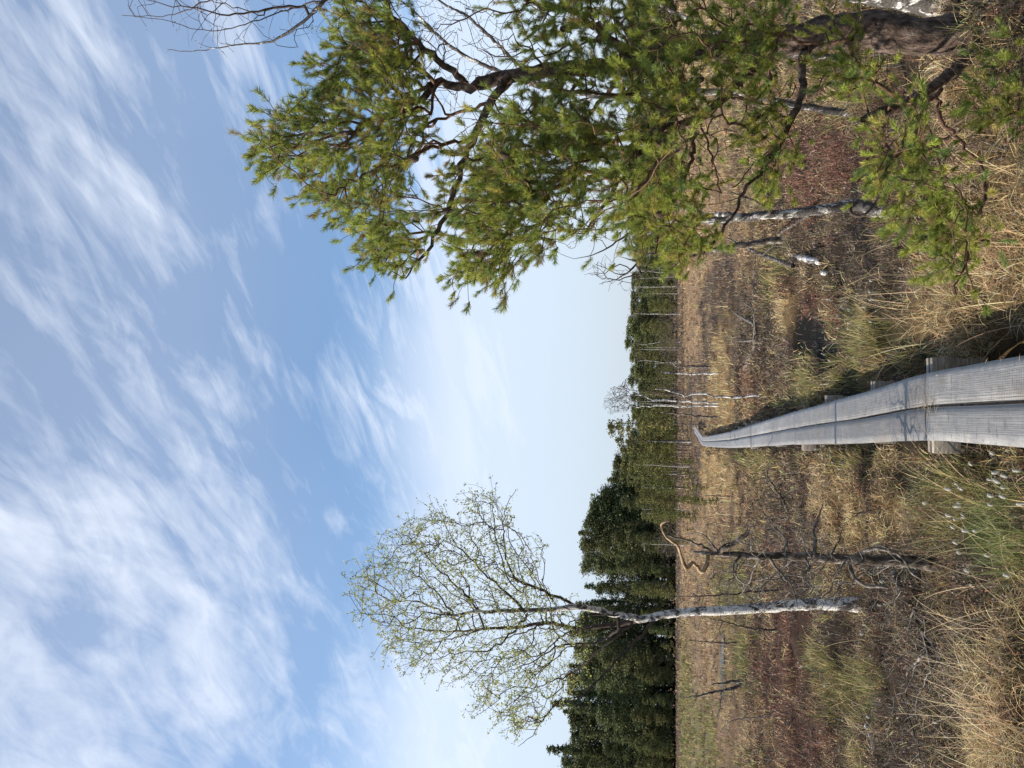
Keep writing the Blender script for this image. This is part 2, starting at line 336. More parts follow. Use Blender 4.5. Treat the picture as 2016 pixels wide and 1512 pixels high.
# ------------------------------------------------------------ blades
def blades(P, az, lean, L, wd, curve, colr, segs):
    """P (n,3) roots; strips bending over in direction az; returns verts, tris, cols"""
    n = len(P); k = segs
    tt = np.linspace(0, 1, k + 1)
    dirx = np.cos(az); diry = np.sin(az)
    a0 = lean[:, None] + curve[:, None] * tt[None, :]          # angle from vertical along the blade
    ds = L[:, None] / k
    hor = np.concatenate([np.zeros((n, 1)), np.cumsum(np.sin(a0[:, :-1]) * ds, 1)], 1)
    ver = np.concatenate([np.zeros((n, 1)), np.cumsum(np.cos(a0[:, :-1]) * ds, 1)], 1)
    C = np.stack([P[:, 0:1] + hor * dirx[:, None], P[:, 1:2] + hor * diry[:, None], P[:, 2:3] + ver], -1)
    tw = rng.uniform(-1.3, 1.3, n)                             # facing of the flat side
    sxv = np.stack([-np.sin(az + tw), np.cos(az + tw), rng.uniform(-.3, .3, n)], -1)
    wprof = np.concatenate([[.7], np.linspace(1, .45, k - 1)]) if k > 1 else np.array([1.])
    Vv = []
    for j in range(k):
        off = sxv * (wd * wprof[j] * .5)[:, None]
        Vv += [C[:, j] - off, C[:, j] + off]
    Vv.append(C[:, k]); V = np.stack(Vv, 1); nv = V.shape[1]
    T = []
    for j in range(k - 1):
        a = 2 * j; T += [(a, a + 1, a + 3), (a, a + 3, a + 2)]
    T.append((2 * k - 2, 2 * k - 1, 2 * k)); T = np.array(T)
    Fc = (T[None] + (np.arange(n) * nv)[:, None, None]).reshape(-1, 3)
    return V.reshape(-1, 3), Fc, np.repeat(colr, nv, 0)
class Acc:
    def __init__(s): s.V = []; s.F = []; s.C = []; s.n = 0
    def add(s, V, F, C):
        s.V.append(V); s.F.append(F + s.n); s.C.append(C); s.n += len(V)
    def out(s, name, mat, **kw):
        o = make_mesh(name, np.vstack(s.V), np.vstack(s.F), mat, kw.pop('parent', None), col=np.vstack(s.C)); 
        if kw: tag(o, **kw)
        return o
def colvar(base, n, hv=.12, vv=.3):
    b = np.asarray(base)[None] if np.ndim(base) == 1 else base
    c = b * np.exp(rng.normal(0, vv, (n, 1))) * (1 + rng.normal(0, hv, (n, 3)))
    return np.clip(c, .008, .75)
def scatter(r0, r1, dens, fov=.62):
    """points with density per m2 inside the fan the camera looks along, a margin wider than its view"""
    A = (r1 * r1 - r0 * r0) * fov; n = int(A * dens)
    r = np.sqrt(rng.uniform(r0 * r0, r1 * r1, n)); a = rng.uniform(-fov, fov, n)
    return np.stack([r * np.sin(a), r * np.cos(a)], -1)
accG = {0: Acc(), 1: Acc(), 2: Acc(), 3: Acc()}
PAL = {0: [(.68, .47, .235), (.50, .33, .16), (.32, .20, .10), (.72, .55, .32)],
       1: [(.24, .23, .08), (.36, .28, .12), (.16, .17, .055), (.46, .33, .16)],
       2: [(.15, .11, .08), (.21, .15, .11), (.10, .075, .055), (.36, .29, .24)],
       3: [(.25, .125, .085), (.19, .09, .062), (.31, .20, .14), (.15, .10, .07)],
       4: [(.07, .055, .045), (.16, .13, .11), (.22, .19, .17), (.10, .08, .06)],
       5: [(.52, .35, .20), (.42, .27, .155), (.30, .185, .10), (.58, .42, .26)],
       6: [(.15, .185, .055), (.21, .235, .075), (.28, .28, .10), (.44, .37, .2)]}
def field(r0, r1, dens, per, segs, wmul, lmul):
    S = scatter(r0, r1, dens); x, y = S[:, 0], S[:, 1]
    Wt = zones(x, y) + rng.gumbel(0, .17, (len(x), 7)); ty = Wt.argmax(-1)
    rr_ = rng.random(len(x)); ty = np.where((rr_ < .08) & (ty != 4), 0, ty); ty = np.where((rr_ > .76) & (ty != 4), np.where(rr_ > .92, 3, 2), ty)
    pd, side = pdist(x, y)
    keep = (pd > .27) & ~((ty == 4) & (rng.random(len(x)) < .3)) & ~((side > 0) & (pd < .5) & (y < 5.6) & (rng.random(len(x)) < .93))
    clump = fbm(x * 2.3, y * 2.3, 99, 3)
    keep &= rng.random(len(x)) < sstep(clump, .25, .62) * 1.1 + .08
    x, y, ty, pd, clump, side = x[keep], y[keep], ty[keep], pd[keep], clump[keep], side[keep]
    z = terrain(x, y)
    for tp in range(7):
        m = ty == tp; nt_ = int(m.sum())
        if not nt_: continue
        npb = {0: per, 1: per, 2: int(per * 1.3), 3: int(per * 1.3), 4: max(2, per // 3), 5: per, 6: int(per * 1.2)}[tp]
        i = np.repeat(np.nonzero(m)[0], npb); n = len(i)
        sp_ = {0: .05, 1: .035, 2: .07, 3: .08, 4: .08, 5: .09, 6: .04}[tp] * (1 + .5 * (segs < 3))
        th = rng.uniform(0, 2 * np.pi, n); rr = np.abs(rng.normal(0, sp_, n))
        bx = x[i] + rr * np.cos(th); by = y[i] + rr * np.sin(th)
        pdb, _ = pdist(bx, by)
        P = np.stack([bx, by, z[i] - .02], -1)
        tuftaz = rng.uniform(0, 2 * np.pi, nt_); tl = rng.uniform(.6, 1.3, nt_); j = np.repeat(np.arange(nt_), npb)
        az = np.where(rng.random(n) < .7, th + rng.normal(0, .5, n), tuftaz[j])
        if tp in (0, 5):
            L = rng.uniform(.10, .30, n) * tl[j] * (1 if tp == 0 else .6); lean = np.abs(rng.normal(.45, .35, n)); cv = rng.uniform(.5, 1.9, n); wd = np.full(n, .0032)
            lay = rng.random(n) < .45; lean = np.where(lay, rng.uniform(.9, 1.5, n), lean); P[:, 2] += np.where(lay, rng.uniform(.02, .12, n), 0)
        elif tp in (1, 6):
            L = rng.uniform(.14, .34, n) * tl[j] * (1.15 if tp == 6 else 1); lean = np.abs(rng.normal(.38, .3, n)); cv = rng.uniform(.1, 1.3, n); wd = np.full(n, .0030)
        elif tp == 4:
            L = rng.uniform(.06, .22, n) * tl[j]; lean = np.abs(rng.normal(1.0, .4, n)); cv = rng.uniform(.2, .9, n); wd = np.full(n, .0035)
        else:
            L = rng.uniform(.06, .20, n) * tl[j]; lean = np.abs(rng.normal(.35, .3, n)); cv = rng.normal(0, .5, n); wd = np.full(n, .0030)
        # nothing hangs over the planks but the odd stalk
        reach = np.maximum(pdb - .22, .02); L = np.where((pdb < .45) & (rng.random(n) > .03), np.minimum(L, reach + .06), L)
        L = L * lmul
        d = np.hypot(bx, by); wd = np.maximum(wd, d * .00062) * wmul
        pal = np.array(PAL[tp]); pi_ = rng.choice(4, n, p=[.36, .3, .2, .14])
        tuftv = np.exp(rng.normal(0, .16, nt_))[j][:, None]
        C = colvar(pal[pi_] * tuftv, n, .07, .2)
        if tp in (0, 1, 5) : 
            mix = fbm(bx * .8, by * .8, 123, 3)[:, None]; C = C * (1 - .35 * mix) + C * np.array([.85, 1.02, .8]) * .35 * mix
        V, Fc, Cc = blades(P, az, lean, L, wd, cv, C, segs)
        accG[0 if tp in (0, 5) else 1 if tp in (1, 6) else 2 if tp in (2, 3) else 3].add(V, Fc, Cc)
        if tp in (2, 3) and segs >= 2:      # tiny heath leaves and withered bells on the twigs
            q = rng.random(n) < .9; k = int(q.sum()); mleaf = 3 if r1 < 9 else 2
            f = rng.uniform(.3, 1, (k, mleaf)); a_ = (lean[q][:, None] + .5 * cv[q][:, None] * f)
            hor = np.sin(a_) * L[q][:, None] * f; ver = np.cos(a_) * L[q][:, None] * f
            c_ = np.stack([P[q, 0][:, None] + hor * np.cos(az[q])[:, None], P[q, 1][:, None] + hor * np.sin(az[q])[:, None], P[q, 2][:, None] + ver], -1).reshape(-1, 3)
            mm = len(c_); s_ = np.maximum(.006, np.hypot(c_[:, 0], c_[:, 1]) * .0008)
            tri = c_[:, None, :] + rng.normal(0, 1, (mm, 3, 3)) * s_[:, None, None]
            pl = np.array({2: [(.11, .10, .05), (.16, .12, .09), (.32, .27, .23), (.08, .07, .04)], 3: [(.22, .11, .08), (.17, .09, .065), (.32, .22, .17), (.13, .11, .07)]}[tp])
            cc = colvar(pl[rng.choice(4, mm, p=[.35, .3, .12, .23])], mm, .08, .25)
            accG[2].add(tri.reshape(-1, 3), np.arange(mm * 3).reshape(-1, 3), np.repeat(cc, 3, 0))
field(3.0, 7.0, 190, 26, 4, 1, .85); field(7.0, 12.0, 140, 18, 3, 1.0, .85); field(12, 22, 62, 14, 2, 1.0, .95); field(22, 45, 12, 12, 1, 1.2, 1.15); field(45, 100, 3.0, 10, 1, 1.3, 1.3); field(100, 175, .9, 8, 1, 1.5, 1.6)
for (a, b, n_) in ((1880, 620, 130), (1980, 1440, 150), (1960, 1280, 90), (1800, 640, 60), (1960, 480, 90), (1980, 250, 60), (1740, 560, 30), (1900, 920, 40), (1700, 1350, 30), (1640, 900, 30)):
    c = atz(a, b, .1); P = np.stack([c[0] + rng.normal(0, .3, n_), c[1] + rng.normal(0, .3, n_), np.zeros(n_)], -1); P[:, 2] = terrain(P[:, 0], P[:, 1])
    ok = pdist(P[:, 0], P[:, 1])[0] > .42; P = P[ok]; n_ = len(P)
    V, Fc, Cc = blades(P, rng.uniform(0, 6.28, n_), np.abs(rng.normal(.5, .35, n_)), rng.uniform(.35, .6, n_), np.full(n_, .0034), rng.uniform(.2, 1.3, n_), colvar((.62, .47, .27), n_, .05, .2), 6); accG[0].add(V, Fc, Cc)
n_ = 130; Yq = np.concatenate([rng.normal(5.62, .10, 50), rng.uniform(4, 16, 80)]); ofq = np.concatenate([rng.normal(0, .05, 50), rng.choice([-1, 1], 80) * np.abs(rng.normal(.21, .05, 80))]); ofq = np.clip(ofq, -.215, .215)
Xq = np.interp(Yq, path[:, 1], path[:, 0]) + ofq; P = np.stack([Xq, Yq, np.full(n_, DECK + .016)], -1)
V, Fc, Cc = blades(P, rng.uniform(0, 6.28, n_), np.full(n_, 1.52), rng.uniform(.02, .09, n_), np.full(n_, .003), rng.normal(0, .05, n_), colvar((.50, .36, .18), n_, .06, .25), 3); accG[0].add(V, Fc, Cc)
for (a, b, n_, rr_) in ((1690, 1190, 420, .13), (1862, 1112, 300, .13), (1756, 414, 300, .13), (1795, 245, 200, .12)):      # growth crowding the feet of the trunks
    c = atz(a, b, .05); th = rng.uniform(0, 6.283, n_); q_ = rr_ * rng.uniform(.55, 2.2, n_); P = np.stack([c[0] + q_ * np.cos(th), c[1] + q_ * np.sin(th), np.zeros(n_)], -1); P[:, 2] = terrain(P[:, 0], P[:, 1]) - .01
    pal_ = np.array(PAL[2][:3] + PAL[3][:1] + PAL[1][:2] + PAL[0][1:3])
    V, Fc, Cc = blades(P, th + rng.normal(0, 1, n_), np.abs(rng.normal(.35, .3, n_)), rng.uniform(.08, .26, n_), np.full(n_, .0045), rng.uniform(-.2, .9, n_), colvar(pal_[rng.integers(0, len(pal_), n_)], n_, .07, .2), 4); accG[2].add(V, Fc, Cc)
accG[0].out('dry_grass', M_grass, label='straw coloured dry moor grass lying over the bog', cat='grass', kind='stuff')
accG[1].out('sedge', M_grass, label='olive green sedge standing in tufts over the bog', cat='sedge', kind='stuff')
accG[2].out('heather', M_twigveg, label='brown and reddish leafless heather covering the hummocks', cat='heather', kind='stuff')
accG[3].out('withered_sedge', M_twigveg, label='grey withered sedge litter in the wet hollows', cat='sedge', kind='stuff')

# ------------------------------------------------------------ tubes and skeletons
def tubes(strands, sides=6, rough=0.0):
    V = []; Fq = []; n0 = 0; al = []
    for pts, rad, sd in strands:
        k = len(pts); pts = np.asarray(pts, float); rad = np.asarray(rad, float)
        if k < 2: continue
        T = np.gradient(pts, axis=0); T /= np.linalg.norm(T, axis=1)[:, None] + 1e-9
        d = pts[-1] - pts[0]; ref = np.eye(3)[np.argmin(np.abs(d))]
        N = ref - (T @ ref)[:, None] * T; N /= np.linalg.norm(N, axis=1)[:, None] + 1e-9; B = np.cross(T, N)
        th = np.linspace(0, 2 * np.pi, sd, endpoint=False)
        rr = rad[:, None] * np.ones(sd)
        if rough and sd >= 8:
            rr = rr * (1 + rough * (fbm(np.cos(th)[None] * 1.6 + pts[:, 2:3] * 7, np.sin(th)[None] * 1.6 + pts[:, 0:1] * 7 + 3, 8, 3) - .5) * 2)
        ring = pts[:, None] + rr[..., None] * (np.cos(th)[None, :, None] * N[:, None] + np.sin(th)[None, :, None] * B[:, None])
        V.append(ring.reshape(-1, 3))
        i = n0 + np.arange(k - 1)[:, None] * sd + np.arange(sd)[None]; j = n0 + np.arange(k - 1)[:, None] * sd + (np.arange(sd)[None] + 1) % sd
        Fq.append(np.stack([i, j, j + sd, i + sd], -1).reshape(-1, 4))
        n0 += k * sd
        V.append(pts[-1][None] + T[-1] * rad[-1] * .5)         # rounded off tip
        a = n0 - sd + np.arange(sd); b = n0 - sd + (np.arange(sd) + 1) % sd
        Fq.append(np.stack([a, b, np.full(sd, n0), np.full(sd, n0)], -1)); n0 += 1
    V = np.vstack(V); Fq = np.vstack(Fq)
    tri = Fq[Fq[:, 2] == Fq[:, 3]][:, :3]; q = Fq[Fq[:, 2] != Fq[:, 3]]
    return V, [q, tri]
def refine(pts, rad, step, jit=0.):
    pts = np.asarray(pts, float); s = np.concatenate([[0], np.cumsum(np.linalg.norm(np.diff(pts, axis=0), axis=1))])
    n = max(2, int(s[-1] / step) + 1); u = np.linspace(0, s[-1], n)
    # Catmull-Rom
    P = np.vstack([2 * pts[0] - pts[1], pts, 2 * pts[-1] - pts[-2]]); out = []
    for q in u:
        i = min(np.searchsorted(s, q, 'right') - 1, len(pts) - 2); f = (q - s[i]) / max(s[i + 1] - s[i], 1e-9)
        a, b, c, d = P[i], P[i + 1], P[i + 2], P[i + 3]
        out.append(.5 * ((2 * b) + (c - a) * f + (2 * a - 5 * b + 4 * c - d) * f * f + (3 * b - a - 3 * c + d) * f ** 3))
    out = np.array(out)
    if jit: out[1:-1] += rng.normal(0, jit, out[1:-1].shape)
    r = np.interp(u, np.linspace(0, s[-1], len(rad)), rad)
    return out, r
class Skel:
    def __init__(s): s.p = []; s.par = []; s.fix = []; s.len = []; s.tip = []; s.dark = set()
    def arr(s): return np.array(s.p)
    def add(s, p, par, fix=0.):
        s.p.append(np.asarray(p, float)); s.par.append(par); s.fix.append(fix)
        s.len.append(0. if par < 0 else s.len[par] + float(np.linalg.norm(s.p[-1] - s.p[par]))); return len(s.p) - 1
    def guide(s, pts, rad, step=.06, jit=.004, attach=True, dark=False):
        P, r = refine(pts, rad, step, jit)
        par = -1
        if s.p and attach: 
            d = np.linalg.norm(s.arr() - P[0], axis=1); par = int(d.argmin())
        for q, rr in zip(P, r):
            par = s.add(q, par, rr)
            if dark: s.dark.add(par)
    def grow(s, targets, step=.06, jit=.012, k=.25, up=0., arch=.25, limit=1e9, straight=.5):
        A = s.arr(); d = np.array([np.linalg.norm(A - t, axis=1).min() for t in targets])
        order = np.argsort(d); cap = len(A) + len(targets) * 40
        buf = np.zeros((cap, 3)); buf[:len(A)] = A; ln = np.zeros(cap); ln[:len(A)] = s.len; n = len(A)
        for oi in order:
            t = targets[oi]; v = t - buf[:n]; ds = np.sqrt((v * v).sum(1))
            cost = ds + k * ln[:n] + up * np.maximum(-v[:, 2] + .25 * ds, 0)
            i = int(cost.argmin()); L = ds[i]
            if L > limit: continue
            if L < 1e-3: continue
            a = buf[i]; pr = s.par[i]; dr = (a - buf[pr]) if pr >= 0 else np.array([0, 0, 1.])
            dr = dr / (np.linalg.norm(dr) + 1e-9); to = (t - a) / L
            c1 = a + (dr * (1 - straight) + to * straight) * L * .4
            c2 = a + to * L * .7 - np.array([0, 0, arch * L * .3])
            m = max(1, min(38, int(L / step))); par = i
            for q in range(1, m + 1):
                f = q / m; pt = (1 - f) ** 3 * a + 3 * (1 - f) ** 2 * f * c1 + 3 * (1 - f) * f * f * c2 + f ** 3 * t
                if q < m: pt = pt + rng.normal(0, jit, 3) * min(1, L / .3)
                par = s.add(pt, par); 
                if n < cap: buf[n] = pt; ln[n] = s.len[-1]; n += 1
            s.tip.append(par)
    def finish(s, rtip=.0015, e=2.3, rmax=.02):
        n = len(s.p); ch = [[] for _ in range(n)]
        for i, p in enumerate(s.par):
            if p >= 0: ch[p].append(i)
        acc = np.zeros(n)
        for i in range(n - 1, -1, -1):
            if acc[i] == 0: acc[i] = rtip ** e
            if s.par[i] >= 0: acc[s.par[i]] += acc[i]
        r = np.minimum(acc ** (1 / e), rmax)
        for i in range(n):
            if s.fix[i] > 0: r[i] = s.fix[i]
            elif s.par[i] >= 0: r[i] = min(r[i], r[s.par[i]] * .97)
        s.r = r; s.ch = ch
        st = []
        starts = [(i, None) for i in range(n) if s.par[i] < 0]
        while starts:
            i, pre = starts.pop(); pts = []; rd = []; i0 = i; own = []
            if pre is not None: pts.append(s.p[pre]); rd.append(min(r[pre], r[i] * 1.25))
            while True:
                pts.append(s.p[i]); rd.append(r[i]); own.append(i); c = ch[i]
                if not c: break
                fx = [q for q in c if s.fix[q] > 0] if s.fix[i] > 0 else []
                b = (max(fx, key=lambda q: r[q]) if fx else max(c, key=lambda q: r[q]))
                for q in c:
                    if q != b: starts.append((q, i))
                i = b
            st.append((np.array(pts), np.array(rd), i0 in s.dark, pre, own)); 
        return st
def split_parts(st, rt, mats, rough=.12, thick=.018, sides=(12, 6, 3), thin=.004, names=('trunk', 'branches')):
    """thick strands become the trunk; thin ones one mesh, or, where they are few, one mesh per branch with its twigs"""
    A, B = [], []; node = {}; grp = []
    for p, r, dk, pre, own in st:
        m = r.max(); sd = sides[0] if m > thick else sides[1] if m > thin else sides[2]
        if m > thick and not dk: A.append((p, r, sd)); gid = -1
        else:
            gid = node.get(pre, -1)
            if gid < 0: gid = len(grp); grp.append([])
            grp[gid].append((p, r, sd))
        for q in own: node[q] = gid
    if A: V, Fc = tubes(A, rough=rough); make_mesh(names[0], V, Fc, mats[0], rt, smooth_=True)
    grp = [g_ for g_ in grp if g_]
    if len(grp) <= 60:
        for g_ in grp: V, Fc = tubes(g_); make_mesh(names[1].rstrip('s') if names[1] != 'branches' else 'branch', V, Fc, mats[1], rt, smooth_=True)
    elif grp: V, Fc = tubes([q for g_ in grp for q in g_]); make_mesh(names[1], V, Fc, mats[1], rt, smooth_=True)
def inpoly(poly, n, zc, zs, edge=0):
    poly = np.array(poly, float); lo, hi = poly.min(0), poly.max(0); out = []
    while len(out) < n:
        q = rng.uniform(lo, hi); c = False; j = len(poly) - 1
        for i in range(len(poly)):
            a, b = poly[i], poly[j]
            if (a[1] > q[1]) != (b[1] > q[1]) and q[0] < (b[0] - a[0]) * (q[1] - a[1]) / (b[1] - a[1]) + a[0]: c = not c
            j = i
        if c: out.append(atd(q[0], q[1], zc + rng.normal(0, 1) * zs))
    return out
def leaves(centers, per, size, spread, pal, up=.4):
    n = len(centers) * per; c = np.repeat(np.asarray(centers), per, 0) + rng.normal(0, spread, (n, 3))
    a = rng.normal(0, 1, (n, 3)); a /= np.linalg.norm(a, axis=1)[:, None]; b = np.cross(a, rng.normal(0, 1, (n, 3))); b /= np.linalg.norm(b, axis=1)[:, None] + 1e-9
    s = size * rng.uniform(.6, 1.2, n)[:, None]
    V = np.stack([c, c + a * s * .5 + b * s * .38, c + a * s, c + a * s * .5 - b * s * .38], 1).reshape(-1, 3)
    Fc = np.arange(n * 4).reshape(-1, 4); pal = np.array(pal)
    C = colvar(pal[rng.integers(0, len(pal), n)], n, .08, .22)
    return V, Fc, np.repeat(C, 4, 0)
def zc_of_ground(ix, iy, z=0.): return float((atz(ix, iy, z) - CAM) @ FW)
def c5(l): return [(650 + a / 2.47, 900 + b / 2.47) for a, b in l]
def c6(l): return [(450 + a / 2.52, b / 2.52) for a, b in l]
def c7(l): return [(900 + a / 2.52, b / 2.52) for a, b in l]
def c4(l): return [(1300 + a / 2.816, b / 2.816) for a, b in l]
def c2(l): return [(1300 + a / 2.816, 1000 + b / 2.816) for a, b in l]
def c1(l): return [(1300 + a / 2.816, 600 + b / 2.816) for a, b in l]
def c3(l): return [(1300 + a / 2.816, 300 + b / 2.816) for a, b in l]
def lift(l, zc, w=.0, z2=None):
    """traced points at one camera distance (from zc to z2 along the limb), swaying a little in depth"""
    n = len(l); z2 = zc if z2 is None else z2
    return [atd(a, b, zc + (z2 - zc) * i / max(1, n - 1) + w * math.sin(i * 1.7 + a)) for i, (a, b) in enumerate(l)]
# ------------------------------------------------------------ boardwalk
M_plank, t, o = newmat('weathered_planks')
v = objco(t, (14, .9, 14)); n1 = noise(t, v, 3.2, 8, .7); n2 = noise(t, objco(t, (60, 3, 60)), 4, 6, .7); n3 = noise(t, objco(t), 5, 5, .6)
n5 = noise(t, objco(t, (1, 2.5, 1)), 9, 6, .65)
s = mth(t, 'ADD', mth(t, 'MULTIPLY', n1, .35), mth(t, 'ADD', mth(t, 'MULTIPLY', n2, .3), mth(t, 'MULTIPLY', n3, .35)))
c = ramp(t, s, [(.34, (.115, .11, .105)), (.46, (.205, .20, .195)), (.56, (.265, .258, .25)), (.66, (.36, .35, .34))])
oi = nd(t, 'ShaderNodeObjectInfo'); hv = nd(t, 'ShaderNodeHueSaturation'); lk(t, c, hv.inputs['Color']); hv.inputs['Saturation'].default_value = 1.3
lk(t, mth(t, 'ADD', mth(t, 'MULTIPLY', oi.outputs['Random'], .34), .84), hv.inputs['Value'])
n6 = noise(t, objco(t, (1, .6, 1)), 2.6, 7, .7)
c6 = nd(t, 'ShaderNodeMix', data_type='RGBA'); lk(t, mth(t, 'MULTIPLY', smooth(t, n6, .50, .66), .65), c6.inputs[0]); lk(t, hv.outputs[0], c6.inputs[6]); c6.inputs[7].default_value = (.17, .145, .12, 1)
dk = nd(t, 'ShaderNodeMix', data_type='RGBA'); lk(t, smooth(t, n5, .575, .68), dk.inputs[0]); lk(t, c6.outputs[2], dk.inputs[6]); dk.inputs[7].default_value = (.13, .115, .10, 1)
p = nd(t, 'ShaderNodeBsdfPrincipled'); lk(t, dk.outputs[2], p.inputs['Base Color']); lk(t, smooth(t, n3, .35, .7, .42, .7), p.inputs['Roughness'])
lk(t, bump(t, mth(t, 'ADD', mth(t, 'MULTIPLY', n2, .2), mth(t, 'MULTIPLY', n5, 1.2)), .45, .012), p.inputs['Normal']); lk(t, p.outputs[0], o.inputs[0])
M_beam = barkmat('sawn_timber', [(.3, (.15, .125, .10)), (.5, (.30, .26, .21)), (.75, (.50, .45, .38))], (1, 1, 8), 10, .8, .5, .004)
M_wire, t, o = newmat('galvanised_wire'); p = nd(t, 'ShaderNodeBsdfPrincipled'); p.inputs['Base Color'].default_value = (.16, .15, .145, 1); p.inputs['Metallic'].default_value = .6; p.inputs['Roughness'].default_value = .55; lk(t, p.outputs[0], o.inputs[0])
cs = np.concatenate([[0], np.cumsum(np.hypot(*np.diff(path, axis=0).T))])
fine_y = np.linspace(0, cs[-1], 800); fx = np.interp(fine_y, cs, path[:, 0]); fy = np.interp(fine_y, cs, path[:, 1])
ker = np.ones(15) / 15; fxp = np.pad(fx, 7, 'edge'); fx = np.convolve(fxp, ker, 'valid')
def cen(Yv): return np.interp(Yv, fy, fx)
def nrm(Yv):
    d = (cen(Yv + .3) - cen(Yv - .3)) / .6; n_ = np.stack([np.ones_like(d), -d], -1); return n_ / np.linalg.norm(n_, axis=1)[:, None]
bw = root('boardwalk', (float(cen(5.)), 5., 0), label='grey weathered two plank boardwalk with wire mesh running across the bog', cat='boardwalk')
J = [-1.5, .2, 5.68, 11.2, 16.7, 22.2, 27.7, 33.3, 38.7, 43.5, float(path[-1][1])]
TH = .045
def ribbon(Ys, xl, xr, zt, th, mat, name, wob=0, parent=bw, sub=5):
    m = len(Ys); N = nrm(Ys); cx_ = cen(Ys); us = np.linspace(0, 1, sub)
    wl = wob * (fbm(Ys * 2.1 + xl * 50, Ys * 0, 31, 3) - .5) * 2; wr = wob * (fbm(Ys * 2.1 + xr * 70 + 9, Ys * 0, 33, 3) - .5) * 2
    rows = []
    for u in us:
        off = (xl + wl) * (1 - u) + (xr + wr) * u
        rows.append(np.stack([cx_ + N[:, 0] * off, Ys + N[:, 1] * off, zt + .004 * (fbm(Ys * 3, Ys * 0 + u * 3 + xl * 9, 35, 3) - .5) - .003 * (2 * u - 1) ** 2], -1))
    top = np.stack(rows, 1); bot = top[:, [0, -1]].copy(); bot[..., 2] -= th
    V = np.concatenate([top.reshape(-1, 3), bot.reshape(-1, 3)]); T = lambda i, j: i * sub + j; Bn = lambda i, j: m * sub + i * 2 + j
    Fq = []
    for i in range(m - 1):
        for j in range(sub - 1): Fq.append((T(i, j), T(i, j + 1), T(i + 1, j + 1), T(i + 1, j)))
        Fq.append((Bn(i, 0), Bn(i + 1, 0), Bn(i + 1, 1), Bn(i, 1)))
        Fq.append((T(i, 0), T(i + 1, 0), Bn(i + 1, 0), Bn(i, 0))); Fq.append((T(i, sub - 1), Bn(i, 1), Bn(i + 1, 1), T(i + 1, sub - 1)))
    Fs = []
    for i in (0, m - 1): Fs.append([T(i, j) for j in range(sub)] + [Bn(i, 1), Bn(i, 0)])
    return make_mesh(name, V, [np.array(Fq), np.array(Fs)], mat, parent)
for k in range(len(J) - 1):
    a, b = J[k] + .004, J[k + 1] - .004; Ys = np.linspace(a, b, 40); lat = R_.uniform(-.006, .006)
    for s_ in (-1, 1):
        dz = R_.uniform(-.004, .004) + (.0 if k % 2 else .003); gp = .011 if k < 2 else .007
        zt = np.full(40, DECK + dz) + .012 * np.sin(Ys * .5) * (1 if k > 2 else .3)
        xl, xr = (lat - .213, lat - gp) if s_ < 0 else (lat + gp, lat + .213)
        ribbon(Ys, xl, xr, zt, TH, M_plank, 'plank', .004)
# rusty nail heads by the plank ends and stray straws on the planks
M_nail, t, o = newmat('rusty_nail'); p = nd(t, 'ShaderNodeBsdfPrincipled'); p.inputs['Base Color'].default_value = (.09, .05, .035, 1); p.inputs['Roughness'].default_value = .7; lk(t, p.outputs[0], o.inputs[0])
for k in range(1, 6):
    for dy in (-.06, .07):
        for of in (-.17, -.06, .06, .17):
            Yn = np.array([J[k] + dy + R_.gauss(0, .012)]); c0 = np.array([float(cen(Yn)[0]) + of + R_.gauss(0, .008), Yn[0], DECK + .0105]); th = np.linspace(0, 6.283, 9)[:-1]
            make_mesh('nail_head', np.stack([c0[0] + .006 * np.cos(th), c0[1] + .006 * np.sin(th), np.full(8, c0[2])], -1), np.arange(8)[None], M_nail, bw)
# mesh netting stapled on the planks
wz = DECK + .009
WV, WF, wn = [], [], 0
def wire_line(Ys, off, zt, wdt):
    global wn
    N = nrm(Ys); c_ = cen(Ys); m = len(Ys)
    A = np.stack([c_ + N[:, 0] * (off - wdt / 2), Ys, zt], -1); B = np.stack([c_ + N[:, 0] * (off + wdt / 2), Ys, zt], -1)
    WV.append(np.concatenate([A, B])); i = np.arange(m - 1); WF.append(np.stack([i, i + m, i + m + 1, i + 1], -1) + wn); wn += 2 * m
offs = [-.165, -.143, -.121, -.100, -.079, -.058, -.038, -.018, .0, .018, .04, .062, .084, .107, .130, .152]
for kk, of in enumerate(offs):
    Ys = np.linspace(1.0, 14, 260); zt = wz + .0035 * fbm(Ys * 5, Ys * 0 + kk, 3, 2)
    wire_line(Ys, of + .004 * (fbm(Ys * 1.5, Ys * 0 + kk * 3, 8, 3) - .5) * 2, zt, .002)
Yb = np.arange(1.0, 12, .0205); N = nrm(Yb); c_ = cen(Yb); wd = .0014
q = []
for of in (-.168, .155): 
    for dy in (-wd / 2, wd / 2): q.append(np.stack([c_ + N[:, 0] * of, Yb + N[:, 1] * of + dy, np.full(len(Yb), wz - .0016)], -1))
V = np.stack([q[0], q[1], q[3], q[2]], 1).reshape(-1, 3); WV.append(V); WF.append(np.arange(len(V)).reshape(-1, 4) + wn)
make_mesh('wire_mesh', np.vstack(WV), np.vstack(WF), M_wire, bw)
def boxv(c, sx_, sy_, sz_, rz=0.):
    ca, sa = math.cos(rz), math.sin(rz); V = []
    for z in (-1, 1):
        for y in (-1, 1):
            for x in (-1, 1):
                px, py = x * sx_ / 2, y * sy_ / 2; V.append((c[0] + px * ca - py * sa, c[1] + px * sa + py * ca, c[2] + z * sz_ / 2))
    return np.array(V), np.array([(0, 2, 3, 1), (4, 5, 7, 6), (0, 1, 5, 4), (2, 6, 7, 3), (0, 4, 6, 2), (1, 3, 7, 5)])
def bevelled(o, w_=.003):
    m = o.modifiers.new('b', 'BEVEL'); m.width = w_; m.segments = 2; return o
